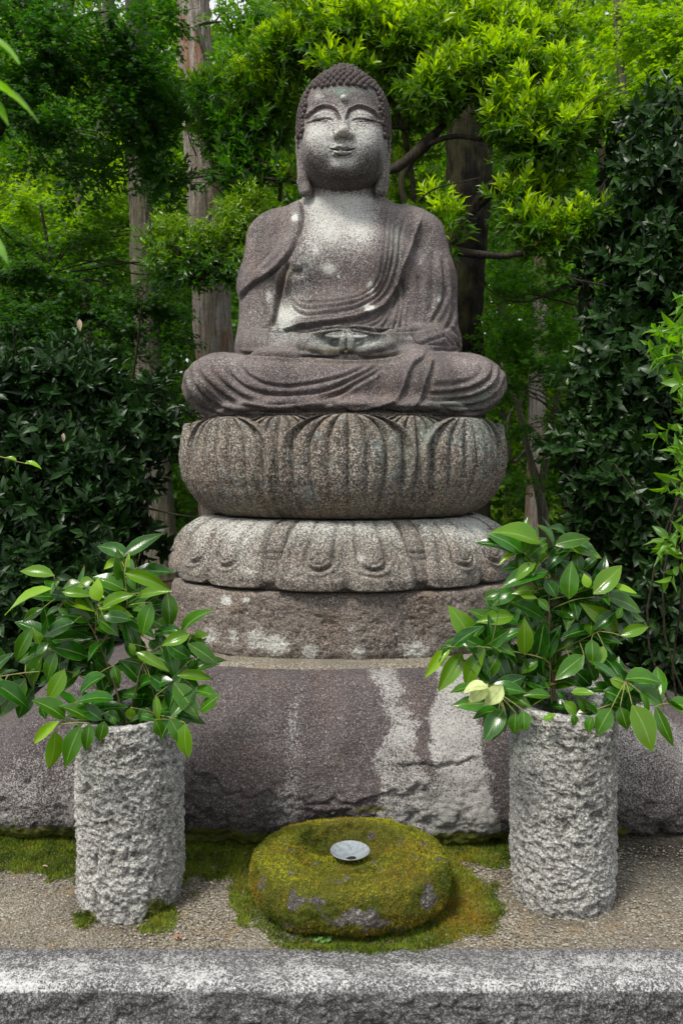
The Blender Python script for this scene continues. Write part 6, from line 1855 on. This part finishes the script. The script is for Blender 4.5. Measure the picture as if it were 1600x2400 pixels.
right = [
 ('tallest leafy branch in the right vase, a straight brown stem crowned with pale glossy leaves', [
   ([(765, 1160), (770, 960), (750, 800), (752, 570), (745, 400), (740, 230)], .0044, 0, False), ([(742, 300), (640, 280), (600, 262)], .002, -.04, True), ([(745, 290), (850, 220), (905, 205)], .002, -.05, True), ([(752, 520), (860, 495), (990, 455)], .0024, -.06, True)], [
   ((705, 215), (450, 125), 112, 'l'), ((625, 265), (615, 100), 56, 'm'), ((775, 240), (705, 105), 70, 'm'), ((785, 225), (975, 175), 84, 'm'), ((740, 215), (635, 290), 82, 'm'), ((760, 275), (910, 240), 60, 'l'), ((870, 235), (1040, 295), 64, 'l'), ((600, 265), (470, 315), 30, 'y'), ((680, 325), (545, 402), 58, 'l'), ((690, 345), (480, 340), 84, 'd'),
   ((740, 370), (485, 420), 95, 'd'), ((860, 515), (860, 305), 100, 'm'), ((960, 455), (945, 375), 62, 'y'), ((735, 630), (540, 530), 86, 'd'), ((680, 470), (552, 465), 55, 'l'), ((730, 410), (790, 520), 70, 'd'), ((800, 290), (770, 412), 102, 'd', .03), ((935, 360), (1022, 290), 80, 'd', .03), ((900, 270), (915, 400), 70, 'm', .02), ((680, 400), (720, 470), 60, 'd'), ((600, 500), (690, 512), 40, 'l'), ((720, 250), (700, 320), 50, 'l'),
   ((900, 210), (975, 190), 30, 'y'), ((640, 330), (720, 380), 80, 'd', .05), ((560, 470), (440, 540), 110, 'd', .04), ((690, 520), (760, 580), 60, 'm')], 18),
 ('leafy branch on the right side of the right vase spreading to pale upright leaves', [
   ([(790, 1150), (782, 960), (785, 800), (785, 660)], .0036, .03, False), ([(775, 805), (920, 740), (1020, 690)], .0022, -.06, True), ([(785, 560), (890, 520), (1000, 505), (1070, 500)], .0024, -.08, True), ([(1070, 500), (1100, 600), (1130, 700)], .002, -.02, True)], [
   ((990, 490), (1175, 330), 112, 'l'), ((1060, 505), (1262, 575), 84, 'm'), ((1075, 450), (1230, 480), 32, 'y'), ((1125, 690), (935, 530), 102, 'l'), ((1140, 715), (1298, 655), 66, 'l'), ((765, 580), (950, 600), 84, 'd'), ((940, 820), (775, 950), 92, 'm'), ((890, 905), (990, 1000), 105, 'd'), ((980, 735), (1000, 880), 80, 'm'), ((1045, 770), (1010, 895), 64, 'l'),
   ((1080, 560), (1100, 640), 80, 'd', .02), ((820, 600), (840, 700), 70, 'd', .03), ((870, 620), (920, 720), 90, 'd', .03), ((960, 640), (880, 620), 80, 'd', .04), ((1040, 660), (1140, 740), 80, 'd', .02), ((1050, 780), (1090, 920), 90, 'd', .03), ((870, 790), (930, 830), 60, 'l'), ((1120, 620), (1150, 560), 50, 'm'), ((700, 640), (740, 740), 80, 'd', .03), ((1000, 960), (960, 840), 80, 'd', .05)], 20),
 ('branch arching left out of the right vase with a row of hanging leaves', [
   ([(770, 1150), (755, 960), (740, 850), (560, 800), (380, 775), (200, 775)], .0032, -.16, True), ([(560, 800), (500, 700), (480, 600)], .002, 0, True)], [
   ((560, 610), (355, 635), 86, 'l'), ((620, 820), (605, 615), 92, 'l'), ((345, 755), (220, 540), 112, 'l'), ((280, 805), (155, 1025), 98, 'l'), ((400, 805), (255, 1000), 92, 'l'), ((475, 825), (395, 975), 96, 'm'), ((590, 830), (520, 1020), 98, 'm'), ((215, 770), (80, 950), 42, 'y'), ((480, 590), (435, 550), 60, 'd'), ((350, 600), (420, 760), 84, 'd'),
   ((475, 690), (430, 755), 60, 'm'), ((300, 775), (380, 800), 50, 'm'), ((440, 560), (580, 600), 100, 'd', .05), ((480, 480), (395, 520), 80, 'm'), ((500, 680), (530, 780), 80, 'd', .03), ((690, 850), (600, 920), 80, 'm'), ((640, 850), (560, 960), 90, 'm', .02), ((720, 870), (710, 980), 60, 'm'), ((700, 760), (760, 850), 60, 'd'), ((680, 770), (640, 800), 50, 'l'), ((510, 900), (470, 960), 70, 'd', .05), ((620, 930), (540, 1030), 100, 'm', -.02), ((175, 770), (220, 790), 24, 'y')], 16),
 ('short low branch at the left rim of the right vase with three bleached cream leaves', [
   ([(770, 1155), (660, 1120), (560, 1080), (470, 1030), (430, 985)], .0022, -.22, True)], [
   ((420, 990), (278, 985), 78, 'c', -.28), ((418, 975), (320, 1090), 84, 'c', -.26), ((500, 985), (410, 1105), 96, 'c', -.28), ((400, 1080), (235, 1095), 82, 'm', -.2), ((480, 1120), (330, 1140), 92, 'd', -.18), ((505, 1110), (402, 1290), 104, 'd', -.24), ((520, 1150), (445, 1290), 62, 'm', -.2), ((570, 1130), (570, 1258), 74, 'm', -.28), ((612, 1120), (625, 1240), 88, 'm', -.28),
   ((760, 1040), (612, 1030), 52, 'm', -.12), ((340, 990), (210, 1020), 50, 'm', -.2), ((560, 1000), (640, 1080), 100, 'd', -.1), ((690, 1020), (600, 1100), 90, 'd', -.05), ((720, 1170), (790, 1140), 60, 'l', -.2), ((620, 960), (760, 1010), 80, 'd', -.05)], 8),
 ('long low branch drooping right out of the right vase beyond its rim', [
   ([(775, 1155), (860, 1135), (960, 1130), (1100, 1080), (1200, 1075), (1330, 1095), (1400, 1080)], .0026, -.26, True), ([(1100, 1080), (1160, 1040), (1165, 960)], .002, -.24, True)], [
   ((830, 1080), (915, 1140), 76, 'l', -.28), ((880, 1140), (900, 1205), 62, 'm', -.3), ((985, 1150), (955, 1252), 52, 'm', -.3), ((1087, 1108), (1002, 1250), 96, 'm', -.3), ((1135, 1098), (1180, 1230), 82, 'm', -.3), ((1200, 1090), (1327, 1335), 132, 'l', -.32), ((1325, 1098), (1427, 1325), 70, 'm', -.3), ((1245, 1010), (1390, 1092), 82, 'm', -.25), ((1165, 950), (1375, 940), 96, 'm', -.25),
   ((1080, 950), (1180, 1000), 60, 'l', -.2), ((1205, 958), (1168, 1022), 60, 'm', -.25), ((1045, 1010), (1190, 1070), 90, 'd', -.15), ((870, 1022), (1000, 1022), 40, 'l', -.2), ((1380, 1050), (1500, 1135), 100, 'd', -.2), ((1240, 1020), (1310, 1160), 40, 'm', -.3), ((1170, 980), (1260, 1040), 90, 'd', -.15), ((900, 1050), (960, 1130), 90, 'm', -.2), ((1400, 1080), (1560, 1120), 90, 'm', -.2), ((790, 1020), (850, 1060), 90, 'd', -.1)], 8),
]
cut_branches(left, cL, None, 2.70, 5)
cut_branches(right, cR, None, 2.725, 6)

# ------------------------------------------------------------------ shoots close to the camera at the left edge
t = thing('near_shoot', 'blurred bright green leaves close to the camera at the upper left edge', 'branch', tuple(P(-120, 160, 1.0)))
sp = spline([P(-150, 40, 1.02), P(-120, 160, 1.0), P(-110, 330, 1.0), P(-100, 540, 1.0), P(-130, 900, 1.05)], 30)
V, Fc = tube(sp, np.linspace(.003, .004, 30), 7)
part('stem', V, Fc, t, TWIG_GREEN)
LNEAR = [big_leaf('leaf', M_NEAR, 300 + i, seg=7, wid=.5, curl=.2, fold=.2) for i in range(3)]
for (a, b, L) in (((-110, 75), (76, 112), .11), ((-110, 180), (112, 235), .13), ((-100, 215), (40, 262), .08), ((-100, 540), (38, 588), .09), ((-120, 330), (-220, 420), .1), ((-130, 120), (-260, 90), .1)):
    b_, e_ = P(*a, 1.0), P(*b, .97)
    leaf_obj(LNEAR[rng.integers(3)], t, b_, e_ - b_, np.array((0.05, -.12, 1.0)), float(np.linalg.norm(e_ - b_)), .75)
t = thing('near_shoot', 'single thin yellow-green shoot in front of the dark left shrub', 'branch', tuple(P(-40, 1066, 3.2)))
sp = spline([P(-60, 1060, 3.2), P(0, 1070, 3.2), P(40, 1082, 3.2), P(75, 1088, 3.2)], 14)
V, Fc = tube(sp, np.linspace(.0028, .0016, 14), 6)
part('stem', V, Fc, t, TWIG_GREEN)
for (a, b) in (((58, 1086), (100, 1089)), ((40, 1080), (12, 1068)), ((70, 1088), (62, 1078))):
    b_, e_ = P(*a, 3.2), P(*b, 3.19)
    leaf_obj(LS['y'][1], t, b_, e_ - b_, np.array((0, -.5, .9)), float(np.linalg.norm(e_ - b_)), 1.0)

# ------------------------------------------------------------------ small fallen and dead leaves
DEAD = mat_leaf('leaf_dead', (0.32, 0.13, 0.06), (0.42, 0.22, 0.10), None, .6, .1, veins=False)
DEADP = mat_leaf('leaf_dead_pale', (0.45, 0.34, 0.22), (0.5, 0.4, 0.28), None, .6, .2)
for (px, py, d, dx, dy, mat, label, L) in (
        (405, 2206, None, .03, .012, DEAD, 'small red-brown fallen leaf on the gravel before the left vase', .034),
        (490, 2075, None, .02, -.01, DEADP, 'small tan fallen leaf on the dark moss right of the left vase', .022),
        (100, 2037, None, .02, .0, DEADP, 'small tan fallen leaf on the moss strip left of the left vase', .022),
        (570, 2010, None, .01, .01, DEAD, 'small orange fallen leaf at the boulder foot between the vases', .02),
        (187, 748, 4.6, 0, 0, DEADP, 'dead tan leaf hanging above the dark left shrub', .075),
        (149, 1015, 4.1, 0, 0, DEADP, 'dead tan leaf hanging in the middle of the dark left shrub', .05),
        (1421, 575, 4.8, 0, 0, DEADP, 'dead orange-tan leaf hanging beside the bright boughs at right', .085)):
    if d is None:
        dd = 1.5 * F / (py - 1100)
        b = P(px, py, dd) + (0, 0, .012); D = np.array((dx, dy, 0)); N = np.array((0, 0, 1.0))
    else:
        b = P(px, py, d); D = np.array((.02, 0, -1.0)); N = np.array((.2, -1, .3))
    me = big_leaf('fallen_leaf', mat, 500 + px, seg=5, wid=.42, curl=.1, fold=.3)
    D_, S_, N_ = frame(D[None], N[None]); D_, S_, N_ = D_[0] * L, S_[0] * L, N_[0] * L
    o = obj('fallen_leaf', me)
    o.matrix_basis = Matrix(((S_[0], D_[0], N_[0], b[0]), (S_[1], D_[1], N_[1], b[1]), (S_[2], D_[2], N_[2], b[2]), (0, 0, 0, 1)))
    o['label'] = label; o['category'] = 'leaf'

# a tuft of clover below the mossy stone
t = thing('clover_plant', 'tiny pale clover sprig in the moss at the front foot of the mossy stone', 'plant', tuple(P(745, 2214, 1.5 * F / 1114)))
CL = mat_leaf('leaf_clover', (0.10, 0.26, 0.06), (0.16, 0.34, 0.10), None, .5, .3)
for i, (px, py) in enumerate(((741, 2212), (750, 2208), (756, 2216), (769, 2213), (773, 2206))):
    b = P(px, py, 1.5 * F / (py - 1100)) + (0, 0, .014)
    a = np.linspace(0, 2 * np.pi, 9, endpoint=False)
    rr_ = .0085 * (1 + .18 * np.cos(3 * a))
    V = np.vstack([np.stack([np.cos(a) * rr_, np.sin(a) * rr_, .002 * np.cos(2 * a)], 1), (0, 0, -.001)]) + b
    j = np.arange(9)
    part('leaf', V, np.stack([j, (j + 1) % 9, np.full(9, 9)], 1), t, CL)
